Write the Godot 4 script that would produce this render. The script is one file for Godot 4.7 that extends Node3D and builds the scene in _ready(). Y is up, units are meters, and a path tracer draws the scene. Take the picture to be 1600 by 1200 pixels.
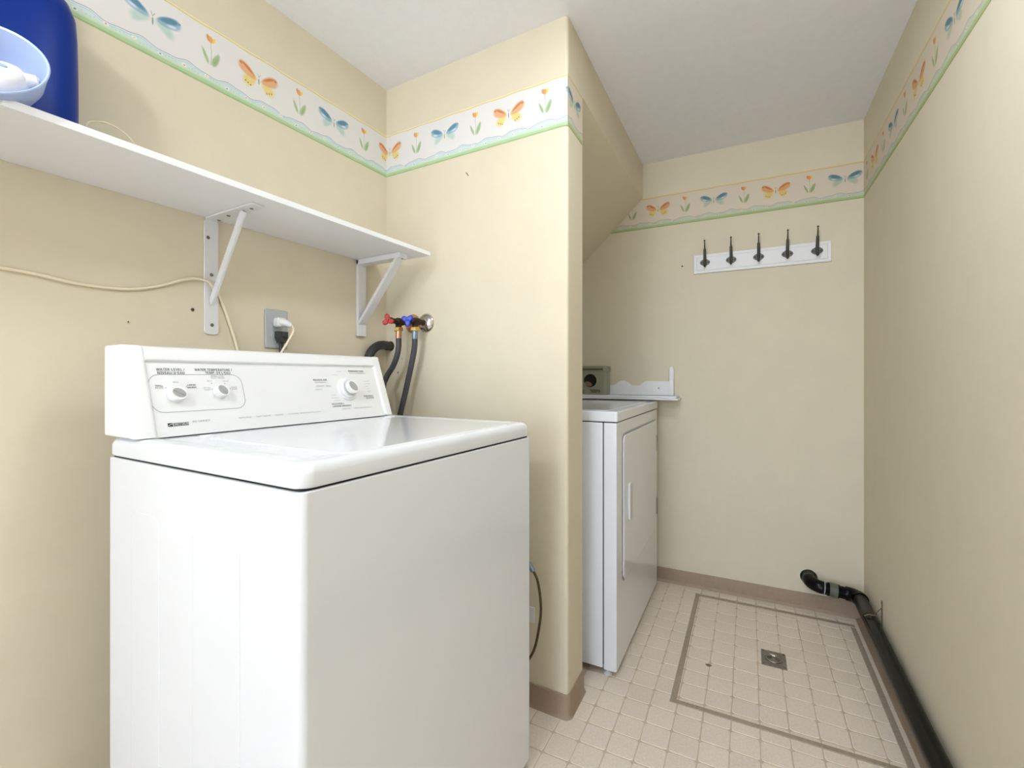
extends Node3D
# A laundry nook. y up, metres. The left-hand nook is square to the world axes; the right-hand
# passage (back wall, right wall, dryer, floor tiles) stands 2.4 degrees off it: frame RF.

const YAW := 0.5156      # camera heading, left of -z
const TURN := 0.0416     # the passage against the nook
const EYE := 1.033
const LX := -1.284       # left wall
const PZ := -1.294       # partition
const BZ := -2.424       # back wall (passage frame)
const RX := 0.436        # right wall (passage frame)
const CY := 2.125        # ceiling

var RF := Transform3D(Basis(Vector3.UP, TURN), Vector3.ZERO)
var ID := Transform3D.IDENTITY
var PLAN := Transform3D(Basis(Vector3(1, 0, 0), Vector3(0, 0, -1), Vector3(0, 1, 0)), Vector3.ZERO)  # (x, -z) polygons raised along y
var bases := {}
var M := {}
var rng := RandomNumberGenerator.new()


# ------------------------------------------------------------------ mesh building
class MB:
	var v := PackedVector3Array()
	var uv := PackedVector2Array()

	func tri(a: Vector3, b: Vector3, c: Vector3) -> void:
		if (b - a).cross(c - a).length_squared() > 1e-20:
			v.append(a); v.append(b); v.append(c)

	func quad(a: Vector3, b: Vector3, c: Vector3, d: Vector3) -> void:
		tri(a, b, c); tri(a, c, d)

	func quad_uv(p: Array, t: Array) -> void:
		for i in [0, 1, 2, 0, 2, 3]:
			v.append(p[i]); uv.append(t[i])

	# polygon (counter-clockwise) in local x, y, raised from h0 to h1 along local z, edges rounded by bev
	func prism(poly: PackedVector2Array, h0: float, h1: float, bev: float = 0.0, steps: int = 2, xf: Transform3D = Transform3D.IDENTITY, bev_low: bool = true) -> void:
		var rings := []
		if bev > 0.0 and bev_low:
			for k in steps:
				var a := PI / 2 * k / steps
				rings.append([bev * (1.0 - sin(a)), h0 + bev * (1.0 - cos(a))])
			rings.append([0.0, h0 + bev])
		else:
			rings.append([0.0, h0])
		if bev > 0.0:
			for k in range(steps, 0, -1):
				var a := PI / 2 * k / steps
				rings.append([bev * (1.0 - sin(a)), h1 - bev * (1.0 - cos(a))])
			rings.append([bev, h1])
		else:
			rings.append([0.0, h1])
		var prev := PackedVector3Array()
		var n := poly.size()
		for r in rings.size():
			var p2: PackedVector2Array = inset(poly, rings[r][0])
			var cur := PackedVector3Array()
			for q in p2:
				cur.append(xf * Vector3(q.x, q.y, rings[r][1]))
			if r > 0:
				for i in n:
					var j := (i + 1) % n
					quad(prev[i], prev[j], cur[j], cur[i])
			if r == 0 or r == rings.size() - 1:
				var ix := Geometry2D.triangulate_polygon(p2)
				for k in range(0, ix.size(), 3):
					var a := p2[ix[k]]; var b := p2[ix[k + 1]]; var c := p2[ix[k + 2]]
					var flip := (b - a).cross(c - a) < 0.0
					if r == 0: flip = not flip
					if flip: tri(cur[ix[k]], cur[ix[k + 2]], cur[ix[k + 1]])
					else: tri(cur[ix[k]], cur[ix[k + 1]], cur[ix[k + 2]])
			prev = cur

	static func inset(poly: PackedVector2Array, d: float) -> PackedVector2Array:
		if d == 0.0: return poly
		var out := PackedVector2Array()
		var n := poly.size()
		for i in n:
			var e0 := (poly[i] - poly[(i + n - 1) % n]).normalized()
			var e1 := (poly[(i + 1) % n] - poly[i]).normalized()
			var n0 := Vector2(-e0.y, e0.x); var n1 := Vector2(-e1.y, e1.x)
			var m := (n0 + n1)
			var k := d / maxf(0.35, (1.0 + n0.dot(n1)))
			out.append(poly[i] + m * k)
		return out

	func box(lo: Vector3, hi: Vector3, r: float = 0.0, steps: int = 2, xf: Transform3D = Transform3D.IDENTITY) -> void:
		prism(rrect(lo.x, lo.y, hi.x, hi.y, r, steps), lo.z, hi.z, r, steps, xf)

	static func rrect(x0: float, y0: float, x1: float, y1: float, r: float, steps: int = 3) -> PackedVector2Array:
		var p := PackedVector2Array()
		if r <= 0.0:
			return PackedVector2Array([Vector2(x0, y0), Vector2(x1, y0), Vector2(x1, y1), Vector2(x0, y1)])
		for c in [[x1 - r, y1 - r, 0.0], [x0 + r, y1 - r, PI / 2], [x0 + r, y0 + r, PI], [x1 - r, y0 + r, 1.5 * PI]]:
			for k in steps + 1:
				var a: float = c[2] + PI / 2 * k / steps
				p.append(Vector2(c[0] + r * cos(a), c[1] + r * sin(a)))
		return p

	# profile (radius, height) turned about local z, bottom to top
	func lathe(prof: Array, n: int, xf: Transform3D = Transform3D.IDENTITY, squash: float = 1.0) -> void:
		for i in n:
			var a := TAU * i / n; var b := TAU * (i + 1) / n
			for k in prof.size() - 1:
				var p: Vector2 = prof[k]; var q: Vector2 = prof[k + 1]
				quad(xf * Vector3(p.x * cos(a), p.x * sin(a) * squash, p.y), xf * Vector3(p.x * cos(b), p.x * sin(b) * squash, p.y), xf * Vector3(q.x * cos(b), q.x * sin(b) * squash, q.y), xf * Vector3(q.x * cos(a), q.x * sin(a) * squash, q.y))

	func tube(pts: Array, rad, n: int = 12, caps: bool = true, flat: float = 1.0) -> void:
		var m := pts.size()
		var t0: Vector3 = (pts[1] - pts[0]).normalized()
		var up := Vector3.UP if absf(t0.y) < 0.9 else Vector3.RIGHT
		var s := t0.cross(up).normalized()
		var prev := PackedVector3Array()
		for i in m:
			var t: Vector3 = (pts[mini(i + 1, m - 1)] - pts[maxi(i - 1, 0)]).normalized()
			s = (s - t * s.dot(t)).normalized()
			var w := t.cross(s)
			var r: float = rad[i] if rad is Array else rad
			var cur := PackedVector3Array()
			for k in n:
				var a := TAU * k / n
				cur.append(pts[i] + s * cos(a) * r + w * sin(a) * r * flat)
			if i > 0:
				for k in n:
					var j := (k + 1) % n
					quad(prev[k], prev[j], cur[j], cur[k])
			if caps and (i == 0 or i == m - 1):
				for k in n:
					var j := (k + 1) % n
					if i == 0: tri(pts[i], cur[j], cur[k])
					else: tri(pts[i], cur[k], cur[j])
			prev = cur

	# flat line of ink on local z = h
	func stroke(p: PackedVector2Array, w: float, h: float, xf: Transform3D, closed: bool = false) -> void:
		var n := p.size()
		for i in (n if closed else n - 1):
			var a := p[i]; var b := p[(i + 1) % n]
			var d := (b - a).normalized()
			var s := Vector2(-d.y, d.x) * w / 2
			var e := d * w * 0.3
			a -= e; b += e
			quad(xf * Vector3(a.x - s.x, a.y - s.y, h), xf * Vector3(b.x - s.x, b.y - s.y, h), xf * Vector3(b.x + s.x, b.y + s.y, h), xf * Vector3(a.x + s.x, a.y + s.y, h))

	func done(base: Vector3, deg: float = 38.0) -> ArrayMesh:
		var at := {}
		var nf := v.size() / 3
		var fn := PackedVector3Array(); fn.resize(nf)
		for f in nf:
			fn[f] = (v[f * 3 + 1] - v[f * 3]).cross(v[f * 3 + 2] - v[f * 3])
			for k in 3:
				var key := Vector3i((v[f * 3 + k] * 50000.0).round())
				if not at.has(key): at[key] = PackedInt32Array()
				at[key].append(f)
		var un := PackedVector3Array(); un.resize(nf)
		for f in nf: un[f] = fn[f].normalized()
		var lim := cos(deg_to_rad(deg))
		var pos := PackedVector3Array(); var nor := PackedVector3Array(); var tex := PackedVector2Array()
		for f in nf:
			for k in [0, 2, 1]:
				var i: int = f * 3 + k
				var sum := Vector3.ZERO
				for g in at[Vector3i((v[i] * 50000.0).round())]:
					if un[g].dot(un[f]) > lim: sum += fn[g]
				pos.append(v[i] - base)
				nor.append(sum.normalized() if sum.length_squared() > 1e-24 else un[f])
				if uv.size(): tex.append(uv[i])
		var arr := []
		arr.resize(Mesh.ARRAY_MAX)
		arr[Mesh.ARRAY_VERTEX] = pos
		arr[Mesh.ARRAY_NORMAL] = nor
		if uv.size(): arr[Mesh.ARRAY_TEX_UV] = tex
		var m := ArrayMesh.new()
		m.add_surface_from_arrays(Mesh.PRIMITIVE_TRIANGLES, arr)
		return m


func thing(called: String, label: String, category: String, base: Vector3, frame: Transform3D = Transform3D.IDENTITY, group: String = "") -> Node3D:
	var o := Node3D.new()
	o.name = called
	add_child(o, true)
	o.transform = frame * Transform3D(Basis.IDENTITY, base)
	o.set_meta("label", label)
	o.set_meta("category", category)
	if group: o.set_meta("group", group)
	bases[o] = base
	return o


func part(parent: Node3D, called: String, b: MB, m: Material, deg: float = 38.0, label: String = "") -> MeshInstance3D:
	var o := MeshInstance3D.new()
	o.name = called
	o.mesh = b.done(bases[parent], deg)
	o.material_override = m
	parent.add_child(o, true)
	bases[o] = bases[parent]
	if label: o.set_meta("label", label)
	return o


func single(called: String, label: String, category: String, b: MB, m: Material, base: Vector3, frame: Transform3D = Transform3D.IDENTITY, group: String = "", deg: float = 38.0) -> MeshInstance3D:
	var o := MeshInstance3D.new()
	o.name = called
	o.mesh = b.done(base, deg)
	o.material_override = m
	add_child(o, true)
	o.transform = frame * Transform3D(Basis.IDENTITY, base)
	o.set_meta("label", label)
	o.set_meta("category", category)
	if group: o.set_meta("group", group)
	bases[o] = base
	return o


func struct(called: String, label: String, category: String, b: MB, m: Material, frame: Transform3D = Transform3D.IDENTITY, deg: float = 30.0) -> MeshInstance3D:
	var o := single(called, label, category, b, m, Vector3.ZERO, frame, "", deg)
	o.set_meta("kind", "structure")
	return o


func lettering(parent: Node3D, text: String, xf: Transform3D, width: float, m: Material, bold: bool = false, tall: float = 0.0, font: String = "Droid Sans") -> void:
	var f := SystemFont.new()
	f.font_names = PackedStringArray([font])
	f.font_weight = 700 if bold else 400
	var t := TextMesh.new()
	t.font = f
	t.text = text
	t.font_size = 24
	t.pixel_size = 0.001
	t.depth = 0.0
	t.curve_step = 2.0
	t.material = m
	var o := MeshInstance3D.new()
	o.name = "lettering"
	o.mesh = t
	parent.add_child(o, true)
	var bb := t.get_aabb()
	var k := width / maxf(bb.size.x, 1e-4)
	var ky := k if tall <= 0.0 else tall / maxf(bb.size.y, 1e-4)
	o.transform = Transform3D(Basis.IDENTITY, -bases[parent]) * xf * Transform3D(Basis.from_scale(Vector3(k, ky, 1.0)), Vector3.ZERO)


func mat(c: Color, rough: float, metal: float = 0.0) -> StandardMaterial3D:
	var m := StandardMaterial3D.new()
	m.albedo_color = c
	m.roughness = rough
	m.metallic = metal
	return m


func noise_tex(freq: float, lo: Color, hi: Color, size: int = 512, octaves: int = 3, seed_: int = 1) -> NoiseTexture2D:
	var n := FastNoiseLite.new()
	n.seed = seed_
	n.noise_type = FastNoiseLite.TYPE_SIMPLEX_SMOOTH
	n.frequency = freq
	n.fractal_octaves = octaves
	var g := Gradient.new()
	g.set_color(0, lo)
	g.set_color(1, hi)
	var t := NoiseTexture2D.new()
	t.width = size
	t.height = size
	t.seamless = true
	t.noise = n
	t.color_ramp = g
	return t


func mottled(c: Color, rough: float, scale: float, freq: float, depth: float, relief: float = 0.0, relief_scale: float = 4.0) -> StandardMaterial3D:
	var m := mat(c, rough)
	m.albedo_texture = noise_tex(freq, Color(depth, depth, depth), Color.WHITE)
	m.uv1_triplanar = true
	m.uv1_world_triplanar = true
	m.uv1_scale = Vector3.ONE * scale
	if relief > 0.0:
		m.heightmap_enabled = true
		m.heightmap_scale = relief
		m.heightmap_texture = noise_tex(0.06, Color.BLACK, Color.WHITE, 512, 4, 7)
	return m


func curve(pts: Array, sub: int = 6) -> Array:
	var out := []
	var n := pts.size()
	for i in n - 1:
		var a: Vector3 = pts[maxi(i - 1, 0)]; var b: Vector3 = pts[i]; var c: Vector3 = pts[i + 1]; var d: Vector3 = pts[mini(i + 2, n - 1)]
		for k in sub:
			out.append(b.cubic_interpolate(c, a, d, float(k) / sub))
	out.append(pts[n - 1])
	return out


func axis(at: Vector3, dir: Vector3, roll: Vector3 = Vector3.UP) -> Transform3D:
	var z := dir.normalized()
	var r := roll if absf(z.dot(roll)) < 0.98 else Vector3.RIGHT
	var x := r.cross(z).normalized()
	return Transform3D(Basis(x, z.cross(x), z), at)


# a slab between two axes with a round hole; local (p, q) plane raised along h
func holed_slab(b: MB, p0: float, q0: float, p1: float, q1: float, c: Vector2, r: float, s: float, h0: float, h1: float, xf: Transform3D) -> void:
	for k in [[p0, q0, p1, c.y - s], [p0, c.y + s, p1, q1], [p0, c.y - s, c.x - s, c.y + s], [c.x + s, c.y - s, p1, c.y + s]]:
		b.prism(MB.rrect(k[0], k[1], k[2], k[3], 0.0), h0, h1, 0.0, 1, xf)
	var n := 32
	for i in n:
		var a := TAU * i / n; var e := TAU * (i + 1) / n
		var ca := Vector2(cos(a), sin(a)); var ce := Vector2(cos(e), sin(e))
		var oa := c + ca * s / maxf(absf(ca.x), absf(ca.y)); var oe := c + ce * s / maxf(absf(ce.x), absf(ce.y))
		var ia := c + ca * r; var ie := c + ce * r
		b.quad(xf * Vector3(ia.x, ia.y, h1), xf * Vector3(oa.x, oa.y, h1), xf * Vector3(oe.x, oe.y, h1), xf * Vector3(ie.x, ie.y, h1))
		b.quad(xf * Vector3(ie.x, ie.y, h0), xf * Vector3(oe.x, oe.y, h0), xf * Vector3(oa.x, oa.y, h0), xf * Vector3(ia.x, ia.y, h0))
		b.quad(xf * Vector3(ia.x, ia.y, h0), xf * Vector3(ia.x, ia.y, h1), xf * Vector3(ie.x, ie.y, h1), xf * Vector3(ie.x, ie.y, h0))


# ------------------------------------------------------------------ the printed wallpaper border
const BU := 0.52
const BV := 0.158
const PX := 1800.0
var art: Image

func dab(u: float, vv: float, a: float, b: float, rot: float, c: Color, alpha: float = 1.0, soft: float = 0.25, point: float = 0.0) -> void:
	var w := art.get_width(); var h := art.get_height()
	var R := maxf(a, b) * 1.1
	var cs := cos(rot); var sn := sin(rot)
	for y in range(maxi(0, int((BV - vv - R) * PX)), mini(h, int((BV - vv + R) * PX) + 1)):
		for x in range(int((u - R) * PX), int((u + R) * PX) + 1):
			var dx := x / PX - u; var dy := (BV - y / PX) - vv
			var p := (dx * cs + dy * sn) / a
			var q := (-dx * sn + dy * cs) / (b * (1.0 - point * clampf(p, -1.0, 1.0)))
			var d := sqrt(p * p + q * q)
			if d < 1.0:
				var k := alpha * smoothstep(1.0, 1.0 - soft, d)
				var xx := posmod(x, w)
				art.set_pixel(xx, y, art.get_pixel(xx, y).lerp(c, k))

func ink(pts: Array, w: float, c: Color, alpha: float = 1.0) -> void:
	for i in pts.size() - 1:
		var a: Vector2 = pts[i]; var b: Vector2 = pts[i + 1]
		var n := maxi(1, int((b - a).length() / (w * 0.5)))
		for k in n:
			var p := a.lerp(b, float(k) / n)
			dab(p.x, p.y, w, w, 0.0, c, alpha, 0.6)

func butterfly(u: float, hi: Color, mid: Color, low: Color, spot: Color, blue: bool) -> void:
	var v0 := 0.093
	for s in [-1.0, 1.0]:
		var m := func(a: float) -> float: return a if s > 0 else PI - a
		if blue:
			dab(u + s * 0.026, v0 - 0.010, 0.027, 0.0140, m.call(-0.40), low, 0.75, 0.6, -0.2)
			dab(u + s * 0.034, v0 - 0.022, 0.014, 0.008, m.call(-0.5), low, 0.5, 0.8)
			dab(u + s * 0.0335, v0 + 0.010, 0.0315, 0.0155, m.call(0.34), mid, 0.95, 0.3, -0.25)
			dab(u + s * 0.034, v0 + 0.0155, 0.0285, 0.0095, m.call(0.38), hi, 0.85, 0.5, -0.25)
			dab(u + s * 0.041, v0 + 0.0055, 0.016, 0.0055, m.call(0.25), Color(0.88, 0.91, 0.96), 0.8, 0.8)
			dab(u + s * 0.057, v0 + 0.022, 0.004, 0.003, 0.0, Color(0.15, 0.3, 0.45), 0.6, 0.8)
		else:
			dab(u + s * 0.026, v0 - 0.014, 0.028, 0.0185, m.call(-0.75), low, 0.9, 0.5, -0.35)
			dab(u + s * 0.032, v0 + 0.008, 0.0325, 0.0165, m.call(0.48), mid, 0.9, 0.4, -0.4)
			dab(u + s * 0.031, v0 + 0.0150, 0.030, 0.0055, m.call(0.56), hi, 0.8, 0.7, -0.1)
			dab(u + s * 0.051, v0 + 0.021, 0.007, 0.005, m.call(0.5), hi, 0.8, 0.7)
			for k in 3:
				dab(u + s * (0.024 + 0.007 * k), v0 - 0.028 + 0.003 * k, 0.0018, 0.003, s * 0.5, spot, 0.85, 0.5)
	dab(u, v0 - 0.006, 0.0022, 0.012, 0.0, Color(0.48, 0.58, 0.45), 0.9, 0.5)
	ink([Vector2(u, v0 + 0.006), Vector2(u - 0.004, v0 + 0.016)], 0.0008, Color(0.5, 0.6, 0.5), 0.7)
	ink([Vector2(u, v0 + 0.006), Vector2(u + 0.005, v0 + 0.015)], 0.0008, Color(0.5, 0.6, 0.5), 0.7)

func tulip(u: float, flip: float) -> void:
	var g := Color(0.62, 0.72, 0.52)
	ink([Vector2(u, 0.058), Vector2(u + flip * 0.002, 0.085), Vector2(u, 0.115)], 0.001, Color(0.66, 0.74, 0.6), 0.8)
	dab(u - flip * 0.013, 0.077, 0.0245, 0.0052, PI / 2 + flip * 0.42, g, 0.9, 0.5, 0.3)
	dab(u + flip * 0.013, 0.077, 0.0255, 0.0088, PI / 2 - flip * 0.4, g, 0.85, 0.4, 0.2)
	dab(u + flip * 0.013, 0.074, 0.016, 0.004, PI / 2 - flip * 0.4, Color(0.53, 0.66, 0.44), 0.6, 0.9)
	dab(u + flip * 0.007, 0.125, 0.0095, 0.005, PI / 2 - flip * 0.4, Color(0.94, 0.83, 0.36), 0.95, 0.4)
	dab(u - flip * 0.006, 0.126, 0.0105, 0.0055, PI / 2 + flip * 0.3, Color(0.86, 0.56, 0.34), 0.9, 0.4)
	dab(u, 0.124, 0.011, 0.0062, PI / 2, Color(0.90, 0.63, 0.38), 0.9, 0.4)

func border_material() -> StandardMaterial3D:
	var w := int(BU * PX); var h := int(BV * PX)
	art = Image.create(w, h, false, Image.FORMAT_RGB8)
	art.fill(Color(0.895, 0.885, 0.875))
	var green := Color(0.70, 0.80, 0.62)
	for x in w:
		var u := x / PX
		var t := u / BU * TAU
		var wave := 0.031 + 0.0042 * sin(t * 5.0) + 0.0015 * sin(t * 11.0 + 1.0)
		for y in h:
			var vv := BV - y / PX
			var c := art.get_pixel(x, y)
			if vv < wave:
				c = c.lerp(Color(0.80, 0.87, 0.86), 0.85 * smoothstep(wave, wave - 0.004, vv))
				c = c.lerp(Color(0.78, 0.86, 0.74), 0.8 * smoothstep(0.022, 0.014, vv))
				c = c.lerp(green, smoothstep(0.0150 + 0.0015 * sin(t * 3.0), 0.010, vv))
				c = c.lerp(Color(0.56, 0.70, 0.47), 0.8 * smoothstep(0.0055 + 0.0014 * sin(t * 7.0), 0.0025, vv))
			for k in 2:
				var lv := wave - 0.0045 * k
				var d := absf(vv - lv)
				c = c.lerp(Color(0.45, 0.56, 0.72) if k == 0 else Color(0.6, 0.72, 0.8), (0.85 - 0.35 * k) * smoothstep(0.0011, 0.0003, d))
			var top := 0.1535 + 0.0012 * sin(t * 4.0)
			if vv > top - 0.0035:
				c = c.lerp(Color(0.93, 0.88, 0.62), smoothstep(top - 0.0035, top - 0.001, vv))
				c = c.lerp(Color(0.78, 0.72, 0.42), 0.75 * smoothstep(0.0016, 0.0004, absf(vv - top + 0.001)))
				c = c.lerp(Color(0.93, 0.87, 0.72), smoothstep(top + 0.0005, top + 0.0015, vv))
			art.set_pixel(x, y, c)
	for k in 10:
		var u := (k + 0.3) * BU / 10
		var col: Color = [Color(0.88, 0.56, 0.5), Color(0.9, 0.8, 0.4), Color(0.42, 0.52, 0.66)][k % 3]
		dab(u, 0.0215 + 0.003 * sin(k * 2.1), 0.007, 0.005, 0.0, Color(0.95, 0.95, 0.93), 0.8, 0.5)
		dab(u, 0.0215 + 0.003 * sin(k * 2.1), 0.0034, 0.0024, 0.3, col, 0.9, 0.5)
		for j in 4:
			dab(u + 0.011 + 0.007 * j, 0.021 + 0.0022 * sin(k + j * 1.7), 0.0022, 0.0014, 0.4, Color(0.58, 0.72, 0.8), 0.6, 0.7)
	butterfly(0.0, Color(0.78, 0.46, 0.24), Color(0.89, 0.66, 0.48), Color(0.91, 0.83, 0.50), Color(0.42, 0.32, 0.10), false)
	tulip(0.13, 1.0)
	butterfly(0.26, Color(0.34, 0.51, 0.62), Color(0.58, 0.71, 0.78), Color(0.70, 0.81, 0.77), Color(0.2, 0.3, 0.4), true)
	tulip(0.39, 1.0)
	art.generate_mipmaps()
	var m := mat(Color.WHITE, 0.7)
	m.albedo_texture = ImageTexture.create_from_image(art)
	return m


# a strip of border on a wall from a to b (as seen, left to right); s0 is where along the pattern it starts
func border(wall: Node3D, a: Vector3, b: Vector3, normal: Vector3, s0: float, label: String, paper: String = "border") -> void:
	var q := MB.new()
	var th := normal * 0.0007
	var y0 := 1.792; var y1 := 1.950
	var len := (b - a).length()
	var p := [a + Vector3(0, y0, 0), b + Vector3(0, y0, 0), b + Vector3(0, y1, 0), a + Vector3(0, y1, 0)]
	var f := [p[0] + th, p[1] + th, p[2] + th, p[3] + th]
	var u0 := s0 / BU; var u1 := (s0 + len) / BU
	q.quad_uv(f, [Vector2(u0, 1), Vector2(u1, 1), Vector2(u1, 0), Vector2(u0, 0)])
	for k in 4:
		var j := (k + 1) % 4
		q.quad_uv([p[k], p[j], f[j], f[k]], [Vector2(u0, 0.02), Vector2(u1, 0.02), Vector2(u1, 0.02), Vector2(u0, 0.02)])
	part(wall, "wallpaper_border", q, M[paper], 30.0, label)


func _ready() -> void:
	rng.seed = 11
	setup()
	materials()
	room()
	lamp()
	floor_and_hatch()
	washer()
	wall_shelf()
	shelf_goods()
	wall_fittings()
	plumbing()
	dryer()
	alcove_shelf()
	coat_rack()
	floor_pipe()


func setup() -> void:
	var cam := Camera3D.new()
	cam.name = "camera"
	cam.near = 0.02
	cam.far = 50.0
	cam.keep_aspect = Camera3D.KEEP_HEIGHT
	cam.projection = Camera3D.PROJECTION_FRUSTUM
	cam.size = 2.0 * cam.near * 600.0 / 720.4
	cam.frustum_offset = Vector2(0.0, -11.6 / 720.4 * cam.near)
	add_child(cam)
	cam.position = Vector3(0, EYE, 0)
	cam.rotation = Vector3(0, YAW, 0)
	cam.current = true

	var sky := ProceduralSkyMaterial.new()
	sky.sky_top_color = Color(0.80, 0.88, 1.0)
	sky.sky_horizon_color = Color(0.87, 0.93, 1.0)
	sky.ground_horizon_color = Color(0.80, 0.83, 0.86)
	sky.ground_bottom_color = Color(0.73, 0.76, 0.79)
	sky.ground_energy_multiplier = 1.25
	var s := Sky.new()
	s.sky_material = sky
	var e := Environment.new()
	e.background_mode = Environment.BG_SKY
	e.sky = s
	e.background_energy_multiplier = 8.9
	e.tonemap_mode = Environment.TONE_MAPPER_LINEAR
	e.tonemap_exposure = 1.0
	e.sdfgi_enabled = true
	e.ssao_enabled = true
	e.ssil_enabled = true
	var we := WorldEnvironment.new()
	we.name = "environment"
	we.environment = e
	add_child(we)


func lamp() -> void:
	# ceiling globe in the entry, behind the photographer
	var at := Vector3(-0.50, CY, 0.62)
	var t := thing("ceiling_light", "round white glass ceiling light in the entry behind the viewer", "ceiling light", at)
	var b := MB.new()
	b.lathe([Vector2(0, -0.022), Vector2(0.075, -0.022), Vector2(0.085, -0.012), Vector2(0.085, 0.0), Vector2(0, 0)], 32, PLAN.translated(at))
	part(t, "base", b, M.chrome)
	b = MB.new()
	var prof := []
	for k in 13:
		var a := -PI / 2 + PI * k / 12.0 * 0.86
		prof.append(Vector2(0.085 * cos(a), -0.100 + 0.085 * sin(a)))
	b.lathe(prof, 32, PLAN.translated(at))
	part(t, "lamp_globe", b, M.glow)
	var l := OmniLight3D.new()
	l.name = "bulb_light"
	l.position = Vector3(0, -0.10, 0)
	l.light_color = Color(0.95, 0.98, 1.0)
	l.light_energy = 0.64
	l.light_size = 0.07
	l.omni_range = 14.0
	l.omni_attenuation = 2.0
	l.shadow_enabled = true
	t.add_child(l)
	# unseen fill panel on the passage ceiling, added to brighten the passage
	var c2 := Vector3(-0.10, CY, -0.86)
	t = thing("added_fill_panel", "added flat rectangular fill light on the passage ceiling beside the partition", "ceiling light", c2)
	b = MB.new()
	b.box(c2 + Vector3(-0.19, -0.016, -0.12), c2 + Vector3(0.19, 0.0, 0.12), 0.003, 2)
	part(t, "frame", b, M.shelf)
	b = MB.new()
	b.box(c2 + Vector3(-0.175, -0.018, -0.105), c2 + Vector3(0.175, -0.0155, 0.105))
	part(t, "fill_diffuser", b, M.glow)
	var p := AreaLight3D.new()
	p.name = "fill_panel_light"
	p.position = Vector3(0, -0.022, 0)
	p.rotation = Vector3(-PI / 2, 0, 0)
	p.area_size = Vector2(0.35, 0.21)
	p.area_normalize_energy = true
	p.light_color = Color(0.92, 0.96, 1.0)
	p.light_energy = 0.80
	p.area_range = 8.0
	p.area_attenuation = 2.0
	p.shadow_enabled = true
	t.add_child(p)


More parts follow.
